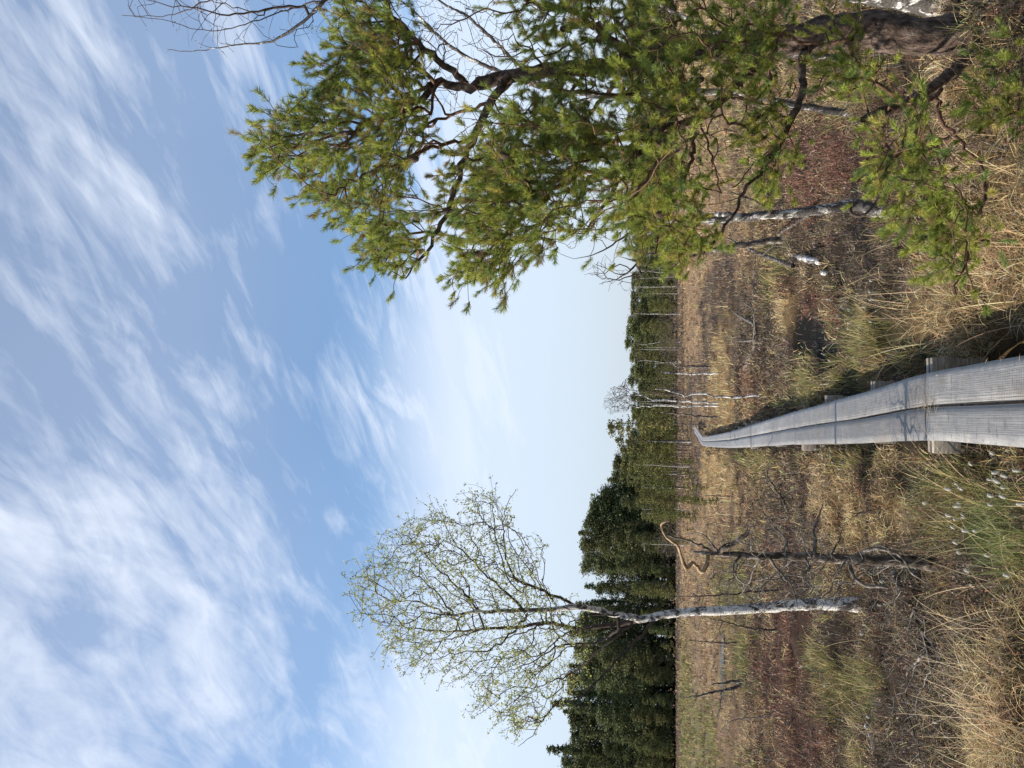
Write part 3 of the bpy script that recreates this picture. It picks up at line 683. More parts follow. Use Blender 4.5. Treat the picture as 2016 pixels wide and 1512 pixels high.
for (ix, lw, rw) in ((1828, .30, .315), (1716, .22, .29), (1624, .22, .30), (1577, .295, .22), (1525, .23, .235), (1478, .26, .30), (1466, .22, .30), (1452, .22, .28), (1440, .22, .26), (2080, .25, .25)):
    y0 = atz(ix, 800, DECK - .03)[1]; x0 = float(cen(y0)); rz = math.atan2(float(nrm(np.array([y0]))[0, 1]), 1)
    for dy, hh in ((0, .16), (.085, .15)):
        V, Fc = boxv((x0 + (rw - lw) / 2, y0 + dy, DECK - TH - .006 - hh / 2 + (.02 if False else 0)), lw + rw, .042, hh, rz)
        bevelled(make_mesh('crossbeam', V, Fc, M_beam, bw))
    for sd, e in ((-1, lw), (1, rw)):
        if e < .26: continue
        V, Fc = boxv((x0 + sd * (e - .03), y0 + .0425, DECK - .23), .045, .041, .33, rz); bevelled(make_mesh('post', V, Fc, M_beam, bw))

# ------------------------------------------------------------ large birch on the left
def gz_(x, y): return float(terrain(np.array([x]), np.array([y]))[0])
def base_at(ix, iy, z=.05):
    P = atz(ix, iy, z); P[2] = gz_(P[0], P[1]) - .04; return P
B0 = base_at(1690, 1190); ZB = float((B0 - CAM) @ FW)
bt = root('birch_tree', B0, label='white barked birch with fresh pale green leaves and a forked trunk on the left', cat='tree')
S = Skel()
A_ = [(1690, 1190), (1600, 1189), (1500, 1196), (1400, 1203), (1340, 1206), (1285, 1214), (1257, 1220)]
trunkA = lift(A_, ZB); trunkA[0] = B0 
limbA = lift([(1257, 1220), (1245, 1216), (1217, 1211), (1164, 1198), (1128, 1195), (1087, 1201), (1034, 1201), (994, 1203), (941, 1204), (893, 1210), (852, 1195), (816, 1183), (771, 1183), (725, 1160), (692, 1151)], ZB, .05, ZB - .25)
limbB = lift([(1285, 1214), (1250, 1222), (1217, 1228), (1168, 1233), (1128, 1236), (1075, 1226), (1026, 1234), (954, 1238), (893, 1244), (812, 1236), (750, 1225)], ZB, .05, ZB + .5)
S.guide(trunkA, [.088, .062, .055, .049, .044, .041, .035], .05, .003)
S.guide(limbA, [.034, .031, .028, .024, .020, .016, .012, .008, .005, .003], .05, .004)
S.guide(limbB, [.028, .025, .021, .017, .013, .010, .006, .003], .05, .005, dark=True)
lim = [([(1218, 1240), (1180, 1262), (1095, 1274), (1055, 1299), (1002, 1319), (960, 1330)], .017, .5), ([(1290, 1222), (1233, 1280), (1176, 1341), (1130, 1378), (1088, 1392), (1055, 1440), (1020, 1470)], .017, -.5),
       ([(1245, 1228), (1196, 1266), (1128, 1325), (1075, 1345), (1014, 1386), (986, 1406)], .014, .3), ([(1128, 1190), (1087, 1171), (1038, 1151), (1006, 1127), (994, 1074), (990, 1034), (994, 1005), (1016, 965)], .017, -.5),
       ([(1038, 1151), (998, 1133), (966, 1102), (933, 1090), (909, 1074)], .009, -.7), ([(1038, 1201), (994, 1167), (957, 1131), (925, 1098), (893, 1062), (860, 1001)], .015, .4),
       ([(941, 1203), (909, 1163), (877, 1135), (832, 1086), (800, 1054), (775, 1042)], .013, -.3), ([(893, 1211), (852, 1159), (812, 1127), (751, 1110), (727, 1106)], .010, .3),
       ([(1087, 1186), (1071, 1143), (1071, 1098), (1050, 1062), (1030, 1060)], .007, -.6), ([(1038, 1210), (1006, 1248), (974, 1277), (913, 1285), (852, 1301), (828, 1325)], .013, -.5),
       ([(954, 1238), (893, 1256), (832, 1264), (792, 1260), (759, 1280)], .010, .4), ([(1075, 1226), (1020, 1250), (960, 1265), (880, 1320), (820, 1290)], .009, .8), ([(1168, 1233), (1110, 1250), (1060, 1290), (1010, 1280), (930, 1345)], .011, -.7),
       ([(1217, 1211), (1150, 1215), (1080, 1240), (1000, 1200), (920, 1180)], .009, -.8)]
for l, r, dz in lim: S.guide(lift(l, ZB, .06, ZB + dz), [r * .9, r * .7, r * .5, r * .28, .002], .05, .008, dark=True)
poly = [(690, 1140), (740, 1100), (775, 1050), (800, 1025), (855, 1000), (900, 1020), (935, 965), (985, 985), (1010, 1020), (1020, 1080), (1080, 1060), (1060, 1110), (1080, 1160), (1120, 1180), (1150, 1230), (1165, 1300), (1150, 1350), (1100, 1380), (1060, 1440), (1015, 1470), (1000, 1420), (930, 1400), (940, 1350), (870, 1330), (810, 1310), (770, 1290), (750, 1240), (700, 1200)]
tg = inpoly(poly, 980, ZB, .6)
S.grow(tg, .07, .006, .12, 1.2, -.25, straight=.35)
tg2 = []
for i in list(S.tip):
    k = i
    for _ in range(3): k = S.par[k] if S.par[k] >= 0 else k
    d = S.p[i] - S.p[k]; d = d / (np.linalg.norm(d) + 1e-9)
    for _ in range(2): tg2.append(S.p[i] + d * R_.uniform(.02, .11) + rng.normal(0, 1, 3) * .05 + np.array([0, 0, .03]))
S.grow(tg2, .05, .005, .2, .8, -.2, limit=.5)
st = S.finish(.0017, 2.5)
split_parts(st, bt, (M_birch, M_twig), .06, .0155)
tips = [S.p[i] for i in S.tip]
P_ = S.arr(); rs = S.r; sm = np.nonzero(rs < .0035)[0]; hz = (P_[sm, 2] > 2.2); sm = sm[hz]; pick = rng.choice(sm, min(3300, len(sm)), replace=False)
V, Fc, C = leaves(np.vstack([tips, tips, P_[pick[:1700]]]), 3, .019, .012, [(.40, .43, .11), (.31, .37, .09), (.48, .48, .17), (.36, .34, .12)])
tag(make_mesh('leaves', V, Fc, M_leaf, bt, col=C), kind=None)

# ------------------------------------------------------------ pine on the right
PB = atd(2045, 40, 4.95); PB[2] = gz_(PB[0], PB[1]) - .06; ZP = float((PB - CAM) @ FW)
pt = root('pine_tree', PB, label='large scots pine with twisted limbs and yellow green needles beside the boardwalk', cat='tree')
S = Skel()
tr = lift([(1960, 50), (1880, 62), (1797, 71), (1700, 60), (1620, 68), (1513, 84), (1400, 92), (1317, 99), (1237, 123), (1130, 135), (1019, 147), (940, 165)], ZP)
tr = [PB] + tr
S.guide(tr, [.14, .125, .112, .108, .095, .088, .078, .07, .06, .05, .045, .042, .040], .06, .006)
PL = [([(940, 165), (900, 172), (859, 167), (807, 214), (736, 238), (680, 262), (620, 262), (560, 268)], .034, .0), ([(918, 165), (900, 150), (867, 127), (823, 83), (767, 24), (720, -40)], .026, -.3),
      ([(998, 152), (966, 206), (930, 274), (906, 329), (886, 397), (859, 468), (799, 548)], .030, -.5), ([(930, 274), (850, 290), (770, 330), (700, 350), (640, 400)], .015, -.7),
      ([(859, 167), (820, 130), (740, 120), (670, 130), (615, 120)], .016, .4), ([(1530, 84), (1456, 160), (1371, 234), (1300, 256), (1249, 310), (1229, 345), (1190, 400), (1150, 460)], .036, -.6),
      ([(1300, 256), (1200, 280), (1120, 330), (1040, 400), (990, 470), (930, 530)], .020, -.7), ([(1371, 234), (1360, 310), (1330, 390), (1300, 450), (1290, 500)], .016, -.9),
      ([(1250, 120), (1170, 50), (1120, 20), (1060, 10), (1000, -20)], .030, -.7), ([(1252, 107), (1237, 70), (1200, 30), (1140, 15), (1090, -20)], .018, .5),
      ([(1130, 135), (1090, 190), (1060, 260), (1020, 310)], .020, .5), ([(1019, 147), (960, 200), (880, 230), (800, 280), (740, 330)], .018, .6), ([(1237, 123), (1180, 200), (1110, 290), (1060, 350)], .019, .5),
      ([(1640, 62), (1584, 106), (1577, 160), (1573, 213), (1541, 266), (1513, 312)], .034, -.35),
      ([(1990, 62), (1957, 82), (1868, 149), (1815, 185), (1744, 220), (1700, 243)], .055, -.5), ([(1850, 165), (1850, 227), (1904, 295), (1939, 348), (1925, 420), (1900, 520), (1880, 590)], .018, -.8),
      ([(1744, 220), (1735, 262), (1700, 330), (1690, 362)], .020, -.7), ([(1830, 190), (1800, 280), (1790, 340), (1770, 430)], .013, -.8), ([(1573, 213), (1540, 270), (1480, 330), (1440, 370)], .010, -.2), ([(1377, 234), (1400, 300), (1420, 380)], .010, -.6)]
for l, r, dz in PL:
    endr = r * .62 if r in (.034, .055) and l[0][0] > 1600 else .004
    r *= .85; S.guide(lift(l, ZP, .04, ZP + dz), [r, r * .85, r * .65, r * .5 if endr == .004 else endr, endr], .05, .008)
n_lim = len(S.p)
def n3(P, k=4.2): return (vnoise(P[0] * k + P[2] * 1.7, P[1] * k, 41) + vnoise(P[1] * k + 3, P[2] * k + P[0] * 1.3, 42) + vnoise(P[2] * k * 2 + 5, P[0] * k * 2, 43) * .6) / 2.6
def inp(poly, n, zs=.45, dz=-.2):
    c = inpoly(poly, int(n * 1.8), ZP + dz, zs); v = [float(n3(q)) + R_.gauss(0, .04) for q in c]      # boughs gather in clumps, sky between them
    return [c[i] for i in np.argsort(v)[-n:]]
crown = [([(512, 258), (540, 230), (606, 205), (618, 132), (652, 114), (672, -30), (760, -40), (800, 60), (840, 130), (860, 250), (790, 350), (830, 430), (840, 490), (795, 545), (755, 530), (725, 490), (695, 448), (635, 405), (612, 365), (550, 340), (515, 330)], 540, .42, -.1),
         ([(980, -30), (1240, -30), (1450, -30), (1540, 60), (1500, 160), (1420, 230), (1330, 230), (1200, 180), (1080, 180), (1010, 110)], 300, .35, -.55),
         ([(960, 240), (1060, 200), (1200, 230), (1330, 260), (1400, 330), (1380, 430), (1340, 515), (1260, 500), (1230, 440), (1140, 480), (1090, 470), (1070, 510), (990, 550), (905, 555), (900, 500), (930, 440), (960, 360)], 560, .42, -.45),
         ([(860, 300), (960, 280), (1000, 380), (900, 480), (850, 460)], 55, .35, -.3), ([(1500, 300), (1540, 270), (1570, 300), (1530, 380), (1480, 360)], 26, .15, -.35), ([(1360, 430), (1420, 440), (1400, 515), (1350, 500)], 24, .15, -.75),
         ([(1730, 210), (1760, 150), (1830, 200), (1850, 320), (1850, 430), (1800, 450), (1740, 440), (1725, 330)], 75, .2, -.75), ([(1850, 330), (1920, 400), (1960, 500), (1930, 580), (1870, 605), (1840, 520), (1830, 450)], 75, .2, -.85),
         ([(1950, 60), (2060, 40), (2060, 240), (1960, 230)], 30, .15, -1.0), ([(1620, 120), (1720, 120), (1740, 200), (1640, 200)], 26, .15, -.6), ([(1480, -20), (1700, -20), (1760, 60), (1600, 110), (1480, 90)], 20, .15, -.6), ([(1440, 180), (1520, 150), (1560, 240), (1480, 300)], 34, .2, -.4), ([(1900, 160), (1960, 170), (1950, 240), (1890, 230)], 10, .1, -.8)]
tg = []
for pl_, n, zs, dz in crown: tg += inp(pl_, n, zs, dz)
S.grow(tg, .05, .010, .30, .12, .15, limit=1.5)
main_tips = list(S.tip)
tg2 = []
for i in main_tips:
    t_ = S.p[i]; 
    for _ in range(2): tg2.append(t_ + rng.normal(0, 1, 3) * .065 + np.array([0, 0, .02]))
S.grow(tg2, .04, .006, .2, .1, -.2, limit=.3)
ftips = list(S.tip)
# dead inner twigs, no needles
S.grow(inp([(800, 60), (900, -30), (1000, 60), (1080, 200), (1000, 260), (900, 260), (840, 150)], 190, .4, 0) + inp([(1350, 100), (1540, 60), (1700, 120), (1700, 250), (1560, 330), (1450, 330), (1380, 240)], 330, .35, -.2) + inp([(1200, 200), (1400, 220), (1420, 380), (1300, 400)], 200, .3, -.2) + inp([(1700, 100), (1950, 100), (1900, 260), (1750, 300)], 130, .3, -.4), .045, .012, .2, .05, .1)
st = S.finish(.0019, 2.35, .014)
split_parts(st, pt, (M_pinebark, M_pinetwig), .24, .026, (18, 6, 3))
par = np.array(S.par); Pp = S.arr()
def needle_mass(tipidx, perr, name, parent, Pp, par, pal, ln=.036, wd=.0017):
    """each tip carries a bottle brush of needles that point forward, thickest at its end"""
    base, dirs = [], []; rr_ = np.random.default_rng(5)
    for i in tipidx:
        q = Pp[i]; k = i; 
        for _ in range(3): k = par[k] if par[k] >= 0 else k
        d = (q - Pp[k]); d = d / (np.linalg.norm(d) + 1e-9) + np.array([0, 0, .45]); d /= np.linalg.norm(d)
        Ls = rr_.uniform(.035, .10); f = rr_.random(perr) ** .7
        base.append(q + d * ((f - .35) * Ls)[:, None]); dirs.append(np.repeat(d[None], perr, 0))
    base = np.vstack(base); dirs = np.vstack(dirs); n = len(base)
    r = rng.normal(0, 1, (n, 3)); r -= (r * dirs).sum(1)[:, None] * dirs; r /= np.linalg.norm(r, axis=1)[:, None]
    sp_ = rng.uniform(.35, 1.0, n)[:, None]; nd_ = dirs * np.cos(sp_) + r * np.sin(sp_)
    L = ln * rng.uniform(.7, 1.15, n)[:, None] * np.repeat(rr_.uniform(.75, 1.2, len(tipidx)), perr)[:, None]; wv = np.cross(nd_, rng.normal(0, 1, (n, 3))); wv /= np.linalg.norm(wv, axis=1)[:, None]
    V = np.stack([base - wv * wd / 2, base + wv * wd / 2, base + nd_ * L * .6 + wv * wd * .5, base + nd_ * L, base + nd_ * L * .6 - wv * wd * .5], 1).reshape(-1, 3)
    i = np.arange(n)[:, None] * 5; Fc = np.concatenate([i + np.array([[0, 1, 2]]), i + np.array([[0, 2, 4]]), i + np.array([[4, 2, 3]])])
    shoot = np.repeat(np.arange(len(tipidx)), perr); sc = np.array(pal)[rr_.choice(len(pal), len(tipidx))] * np.exp(rr_.normal(0, .15, (len(tipidx), 1)))
    C = colvar(sc[shoot], n, .05, .15)
    return make_mesh(name, V, Fc, M_needle, parent, col=np.repeat(C, 5, 0))
needle_mass(ftips, 120, 'needles', pt, Pp, par, [(.33, .36, .07), (.27, .32, .07), (.41, .43, .09), (.20, .27, .075), (.33, .36, .07), (.27, .32, .07), (.36, .39, .08), (.46, .42, .11), (.25, .31, .09), (.30, .34, .065), (.28, .33, .07), (.31, .25, .10)])
print('pine tips', len(ftips), 'nodes', len(S.p))
# cones
cb = []
for k in R_.sample(main_tips, 16): cb.append(S.p[k] + np.array([0, 0, -.04]))
M_cone = barkmat('pine_cone', [(.3, (.03, .02, .015)), (.6, (.10, .07, .05)), (.8, (.2, .14, .1))], (1, 1, 1), 60, .9, .6, .004)
for c in cb:
    zs = np.linspace(-.024, .024, 9); prof = [(np.array([c[0], c[1], c[2] + z]), .002 + .016 * math.sqrt(max(0, 1 - (z / .025) ** 2)) * (1.18 if i % 2 else .85)) for i, z in enumerate(zs)]
    V, Fc = tubes([(np.array([q[0] for q in prof]), np.array([q[1] for q in prof]), 8)]); make_mesh('cone', V, Fc, M_cone, pt, smooth_=True)

# ------------------------------------------------------------ traced dead wood and small trees
def traced(name, label, cat, main, subs, z_base, mats, zc=None, tw=0, twr=.25, tpoly=None, thick=.02, rough=.1, grounded=True, step=.05, jit=.004, rtip=.0016, group=None, leafy=None, zdev=.25, sag=.1, twpart='twigs', sides=(12, 6, 3), lenlim=.8):
    """main: (pixels, radii); subs: (pixels, radii, depth change at the end)"""
    l, rad = main[0], main[1]
    if zc is None:
        b = atz(l[0][0], l[0][1], z_base); zc = float((b - CAM) @ FW)
    P = lift(l, zc, .02, zc + (main[2] if len(main) > 2 else 0))
    if grounded:
        g0 = gz_(P[0][0], P[0][1]); P[0] = np.array([P[0][0], P[0][1], min(P[0][2], g0 - .04)])
    rt = root(name, P[0], label=label, cat=cat, group=group)
    S = Skel(); S.guide(P, rad, step, jit)
    for s_ in subs:
        S.guide(lift(s_[0], zc, .02, zc + (s_[2] if len(s_) > 2 else 0)), s_[1], step, jit)
    if tpoly: S.grow([p for p in inpoly(tpoly, tw, zc, zdev)], step, jit * 2.5, .25, .1, sag, limit=9)
    elif tw:
        A = S.arr(); idx_ = rng.integers(len(A) // 4, len(A), tw)
        S.grow([A[i] + rng.normal(0, 1, 3) * twr * R_.uniform(.4, 1) for i in idx_], step, jit * 2.5, .2, .05, sag, limit=lenlim)
    st = S.finish(rtip, 2.4, rad[0] * .5)
    split_parts(st, rt, mats, rough, thick, sides, names=('trunk', twpart))
    if leafy:
        pr, size, pal = leafy; V, Fc, C = leaves([S.p[i] for i in S.tip], pr, size, size, pal); make_mesh('leaves', V, Fc, M_leaf, rt, col=C)
    return rt, S, zc
# broken snag in front of the birch
ZS = zc_of_ground(1862, 1112)
sn, S_, _ = traced('dead_snag', 'dark broken dead tree stump with a splintered fork top standing in front of the birch', 'dead tree',
   (c2([(1590, 322), (1500, 312), (1400, 300), (1200, 288), (1000, 283), (850, 270), (700, 265), (560, 268), (450, 262), (330, 255), (250, 250), (185, 245)]), [.056, .047, .042, .041, .037, .034, .032, .030, .028, .024, .020, .015, .011]),
   [(c2([(330, 250), (350, 218), (420, 190), (475, 148)]), [.018, .021, .020, .015], -.12),
    (c2([(1070, 282), (1130, 240), (1190, 225), (1290, 245), (1350, 290), (1400, 370), (1490, 420)]), [.014, .013, .011, .008, .004], -.25),
    (c2([(1050, 318), (1070, 380), (1130, 430), (1210, 434), (1262, 445)]), [.014, .014, .012, .009], -.2),
    (c2([(950, 280), (960, 235), (1000, 150), (1010, 100)]), [.008, .006, .003], .1), (c2([(690, 262), (700, 180), (640, 120), (590, 60), (560, 20)]), [.012, .009, .005, .002], .35),
    (c2([(850, 268), (860, 180), (850, 120), (880, 40), (900, -20)]), [.014, .011, .008, .003], .4), (c2([(600, 270), (640, 330), (700, 400), (740, 460), (760, 560)]), [.011, .008, .005, .002], -.2),
    (c2([(450, 262), (400, 330), (440, 400), (500, 440), (520, 480)]), [.010, .008, .005, .003], -.1), (c2([(800, 275), (830, 330), (790, 380), (850, 450)]), [.011, .008, .004], -.3), (c2([(560, 268), (520, 330), (500, 400), (450, 480)]), [.01, .006, .003], .3), (c2([(330, 255), (290, 200), (230, 140), (140, 150)]), [.008, .005, .002], .2)],
   0, (M_darkwood, M_deadwood), None, 420, .3, c2([(300, 60), (420, 60), (900, 130), (1300, 220), (1350, 330), (1150, 400), (900, 620), (700, 560), (450, 560), (250, 470), (250, 300)]), .018, .2, zdev=.28, twpart='dead_twigs', sides=(14, 6, 3), step=.035, jit=.0035, rtip=.0021)
# the pale curved limb hooked on the snag's top
sp2 = Skel(); L_ = lift(c2([(262, 258), (260, 305), (237, 355), (207, 332), (178, 303), (145, 335), (117, 272), (97, 215), (62, 182), (30, 158), (10, 118), (9, 85), (55, 64)]), ZS, .03, ZS - .25)
sp2.guide(L_, [.016, .015, .0145, .012, .013, .015, .0105, .0095, .0085, .009, .0075, .008, .008], .02, .0016)
V, Fc = tubes([(q[0], q[1], 10) for q in sp2.finish()], rough=.1); make_mesh('curved_limb', V, Fc, M_barewood, sn, smooth_=True)
sp3 = Skel(); sp3.guide(lift(c2([(290, 248), (190, 195), (62, 157), (20, 150), (-45, 180), (-85, 238), (-90, 200)]), ZS, .02, ZS - .3), [.012, .009, .007, .006, .004, .003, .002], .03, .003)
V, Fc = tubes([(q[0], q[1], 6) for q in sp3.finish()]); make_mesh('thin_limb', V, Fc, M_deadwood, sn, smooth_=True)
# fallen top left of it
def onground(l, h=.06, base=0.):
    out = []
    for k, (a, b) in enumerate(l):
        P = atz(a, b, h); P[2] = max(gz_(P[0], P[1]) + h * .6, h * .8); d = P - CAM; P = atz(a, b, P[2]); out.append(P)
    return out
def lying(name, label, cat, main, rad, mats, subs=(), tw=0, twr=.2, thick=.012, group=None, h=.07):
    P = onground(main, h); rt = root(name, P[0], label=label, cat=cat, group=group); S = Skel(); S.guide(P, rad, .04, .006)
    for l, r in subs: S.guide(onground(l, h * 1.6), r, .04, .006)
    if tw:
        A = S.arr(); i_ = rng.integers(2, len(A), tw); S.grow([A[i] + rng.normal(0, 1, 3) * twr * np.array([1, 1, .5]) + np.array([0, 0, .06]) for i in i_], .035, .009, .1, 0, -.1, limit=.6)
    split_parts(S.finish(.002, 2.4, rad[0] * .5), rt, mats, .15, thick, names=('limb', 'dead_twigs')); return rt
lying('fallen_branch', 'grey twiggy fallen tree top lying left of the dark snag', 'branch', c2([(1300, 355), (1330, 450), (1400, 560), (1450, 680), (1480, 790), (1500, 900), (1545, 1040)]), [.026, .024, .02, .016, .012, .008, .004], (M_darkwood, M_deadwood),
      [(c2([(1400, 560), (1380, 640), (1370, 730)]), [.009, .006, .002]), (c2([(1480, 790), (1400, 880), (1365, 950), (1370, 1120), (1420, 1300), (1460, 1440)]), [.010, .009, .007, .005, .003]), (c2([(1450, 680), (1520, 780), (1590, 950)]), [.009, .005, .002]), (c2([(1500, 900), (1440, 1000), (1410, 1100)]), [.006, .004, .002])], 300, .19, .012, h=.13)
lying('fallen_branch', 'bleached crooked dead branch lying in the heather right of the boardwalk', 'branch', c3([(470, 1200), (510, 1110), (525, 1040), (523, 960), (470, 925), (420, 895), (382, 865)]), [.05, .038, .03, .026, .022, .015, .006], (M_deadwood, M_deadwood),
      [(c3([(515, 1040), (450, 1048), (385, 1035)]), [.013, .009, .004]), (c3([(523, 960), (515, 880), (490, 850), (440, 820)]), [.012, .009, .005])], 60, .22, .012, h=.14)
lying('fallen_branch', 'long dark lichen covered fallen branch in front of the pine wood on the right', 'branch', c3([(735, 630), (650, 600), (545, 560), (470, 525), (400, 490), (330, 455)]), [.03, .028, .022, .016, .012, .006], (M_darkwood, M_darkwood),
      [(c3([(525, 560), (522, 640), (518, 720), (515, 800), (500, 850)]), [.012, .010, .008, .006, .003]), (c3([(560, 575), (620, 525), (690, 520), (760, 545)]), [.009, .006, .003])], 60, .3, .012, h=.22)
lying('fallen_branch', 'thin white barked fallen stem at the lower left edge of the bog', 'branch', c2([(1145, 1200), (1165, 1260), (1185, 1340), (1195, 1440)]), [.02, .018, .016, .014], (M_birch, M_twig), [], 10, .1, .01, h=.05)
lying('fallen_log', 'short white broken birch log lying in the brown heather', 'log', c3([(722, 565), (770, 580), (830, 595), (885, 610)]), [.035, .04, .04, .035], (M_birch, M_twig), [], 0, h=.10)
lying('log_piece', 'small piece of white birch bark beside the broken log', 'log', c3([(892, 664), (905, 668), (925, 674)]), [.02, .03, .02], (M_birch, M_twig), [], 0, h=.06)
lying('fallen_branch', 'thin dark mossy stick leaning out of the heather below the grey birch', 'branch', c3([(830, 350), (760, 385), (700, 425), (630, 465)]), [.018, .017, .014, .008], (M_darkwood, M_darkwood), [], 14, .15, .01, h=.25)
# lone weathered birch right, seen under the pine's bough
traced('birch_tree', 'weathered grey white birch trunk standing in the heather between boardwalk and pine', 'tree',
   (c3([(1290, 345), (1180, 320), (1110, 292), (1000, 300), (900, 315), (800, 330), (700, 340), (600, 345), (480, 358), (400, 365), (300, 380), (150, 370), (-50, 400), (-250, 420), (-450, 440)]), [.052, .058, .052, .044, .042, .040, .038, .036, .034, .032, .028, .022, .016, .010, .004], .3),
   [(c3([(610, 325), (560, 290), (500, 260), (390, 220)]), [.014, .010, .007, .003], .2), (c3([(400, 350), (330, 340), (250, 345), (100, 300), (-80, 250)]), [.02, .017, .013, .009, .003], .5), (c3([(1060, 340), (1080, 358), (1120, 352), (1180, 300), (1215, 220), (1205, 180)]), [.014, .012, .009, .006, .003], -.1),
    (c3([(-100, 400), (-250, 500), (-350, 560), (-480, 590)]), [.012, .008, .005, .002], -.1)],
   .05, (M_birch2, M_twig), None, 150, .5, [(1060, 480), (1120, 500), (1180, 495), (1235, 440), (1330, 400), (1350, 330), (1150, 330), (1040, 420)], .018, .10, leafy=(2, .02, [(.30, .22, .10), (.33, .30, .12), (.25, .17, .09)]), zdev=.4, twpart='twigs', sag=-.2)
# white birches standing behind and among the pine
def birch_behind(lab, pts, rad, zc, poly, n, sub=(), mats=None, leafy=None, g=None):
    return traced('birch_tree', lab, 'tree', (pts, rad, .15), sub, 0, mats or (M_birch2, M_twig), zc, n, .5, poly, .018, .06, leafy=leafy, zdev=.5, twpart='twigs', sag=-.3, grounded=True, group=g)
ZQ = 6.6
birch_behind('white birch stem half hidden behind the pine trunk with bare twigs', [(1795, 245), (1640, 218), (1560, 205), (1500, 192), (1420, 180), (1300, 185), (1200, 188), (1060, 170), (900, 100), (800, 10), (700, -50)], [.042, .038, .036, .034, .031, .028, .026, .022, .018, .011, .005], 8.6,
             [(600, -20), (560, 60), (640, 90), (720, 60), (800, 160), (900, 260), (960, 180), (1000, 60), (900, -40)], 260, [([(1200, 188), (1050, 215), (950, 235), (860, 300)], [.018, .012, .008, .002], .2), ([(1060, 170), (930, 40), (870, 5), (800, -60)], [.022, .018, .012, .006], .3)], leafy=(1, .02, [(.33, .40, .12), (.42, .42, .2)]))
birch_behind('bare thin birch with long dark twigs hanging over the top of the pine', [(2040, -30), (1960, 2), (1880, 10), (1700, -20), (1400, -60), (1000, -60), (760, -30), (640, 0), (560, 20), (470, 52), (400, 60), (330, 42), (265, 33)], [.11, .10, .09, .08, .06, .045, .03, .016, .012, .008, .005, .003, .002], 5.6,
             [(245, -60), (250, 40), (330, 70), (400, 115), (480, 110), (620, 95), (640, 40), (640, -60)], 130, [([(640, 0), (600, 40), (540, 78), (500, 85), (440, 92), (390, 100), (325, 98)], [.012, .010, .008, .006, .004, .003, .002], .2), ([(600, 12), (520, 18), (440, 30), (390, 14), (340, 12), (275, -5)], [.010, .008, .006, .004, .002], -.3), ([(640, -5), (560, -30), (470, -20), (400, 5), (340, 30), (240, 30)], [.01, .008, .006, .005, .003, .002], .4)],
             leafy=(1, .012, [(.2, .15, .09), (.3, .28, .14)]))
birch_behind('slim white birch far behind the pine boughs', [(1760, 110), (1640, 112), (1500, 100), (1400, 60), (1320, 20), (1250, -20)], [.034, .03, .028, .025, .02, .014], 8.0, [(1100, -30), (1250, -60), (1380, 60), (1200, 80)], 60)
# bare tree that leans out over the right hand wood
ZD = 13.0
traced('bare_tree', 'bare dark leaning little tree with forked twigs in front of the wood right of centre', 'tree',
  ([(1480, 470), (1420, 490), (1360, 505), (1311, 519), (1285, 530), (1262, 539), (1240, 545), (1212, 551), (1180, 560)], [.06, .055, .05, .045, .03, .022, .016, .01, .004], .2),
  [([(1262, 539), (1252, 521), (1248, 512), (1220, 505)], [.02, .014, .01, .003]), ([(1252, 521), (1242, 532), (1230, 542), (1206, 554)], [.018, .014, .01, .003]), ([(1240, 530), (1220, 520), (1190, 536), (1150, 541)], [.010, .008, .005, .002]), ([(1311, 519), (1320, 535), (1345, 548)], [.01, .008, .004]), ([(1242, 532), (1225, 540), (1200, 533), (1185, 520)], [.012, .009, .006, .003])],
  0, (M_darkwood, M_twig), ZD, 60, .3, [(1150, 530), (1190, 500), (1250, 500), (1270, 560), (1215, 585), (1180, 570)], .03, .05, rtip=.003, zdev=.4, sag=-.2, step=.08, jit=.01)
# small dead sticks on the plain, left
def stick(lab, pts, rad, zb=0., tw=26, twr=.35, subs=(), mats=None, name='dead_sapling', g=None, rt_=.003, leafy=None):
    l = pts; zc = zc_of_ground(l[0][0], l[0][1], zb)
    return traced(name, lab, 'dead tree' if name == 'dead_sapling' else 'shrub', (l, rad), list(subs), zb, mats or (M_darkwood, M_deadwood), zc, tw, twr, None, .015, .08, rtip=rt_ , step=.07, jit=.008, lenlim=1.2, leafy=leafy)
stick('dark leaning dead sapling in the open bog far left, tallest of three', [(1474, 1340), (1445, 1354), (1413, 1362), (1372, 1370), (1338, 1373)], [.045, .04, .03, .02, .008], tw=20, subs=[([(1420, 1361), (1416, 1400), (1409, 1415)], [.016, .01, .005]), ([(1445, 1354), (1447, 1395), (1453, 1420)], [.012, .008, .004])])
stick('short dark dead stem just right of the leaning sapling', [(1470, 1336), (1440, 1343), (1407, 1346)], [.045, .04, .02], tw=8)
stick('thin upright dead stem in the bog left of the birch', [(1450, 1264), (1422, 1266), (1390, 1263), (1358, 1261)], [.025, .02, .015, .008], tw=16)
stick('slender arched dead twig at the far left of the plain', [(1545, 1392), (1500, 1410), (1450, 1417), (1432, 1426)], [.014, .012, .01, .005], tw=10, twr=.2)
stick('leafy green birch sapling between snag and big birch', [(1560, 1160), (1480, 1165), (1420, 1172), (1330, 1175)], [.02, .016, .012, .005], tw=90, twr=.42, leafy=(2, .022, [(.33, .4, .1), (.26, .33, .08)]), name='birch_sapling', mats=(M_twig, M_twig))
stick('leafy birch sapling at the left foot of the big birch', [(1560, 1235), (1500, 1240), (1440, 1228), (1390, 1215)], [.02, .016, .012, .005], tw=60, twr=.35, leafy=(1, .02, [(.3, .36, .1)]), name='birch_sapling', mats=(M_twig, M_twig))
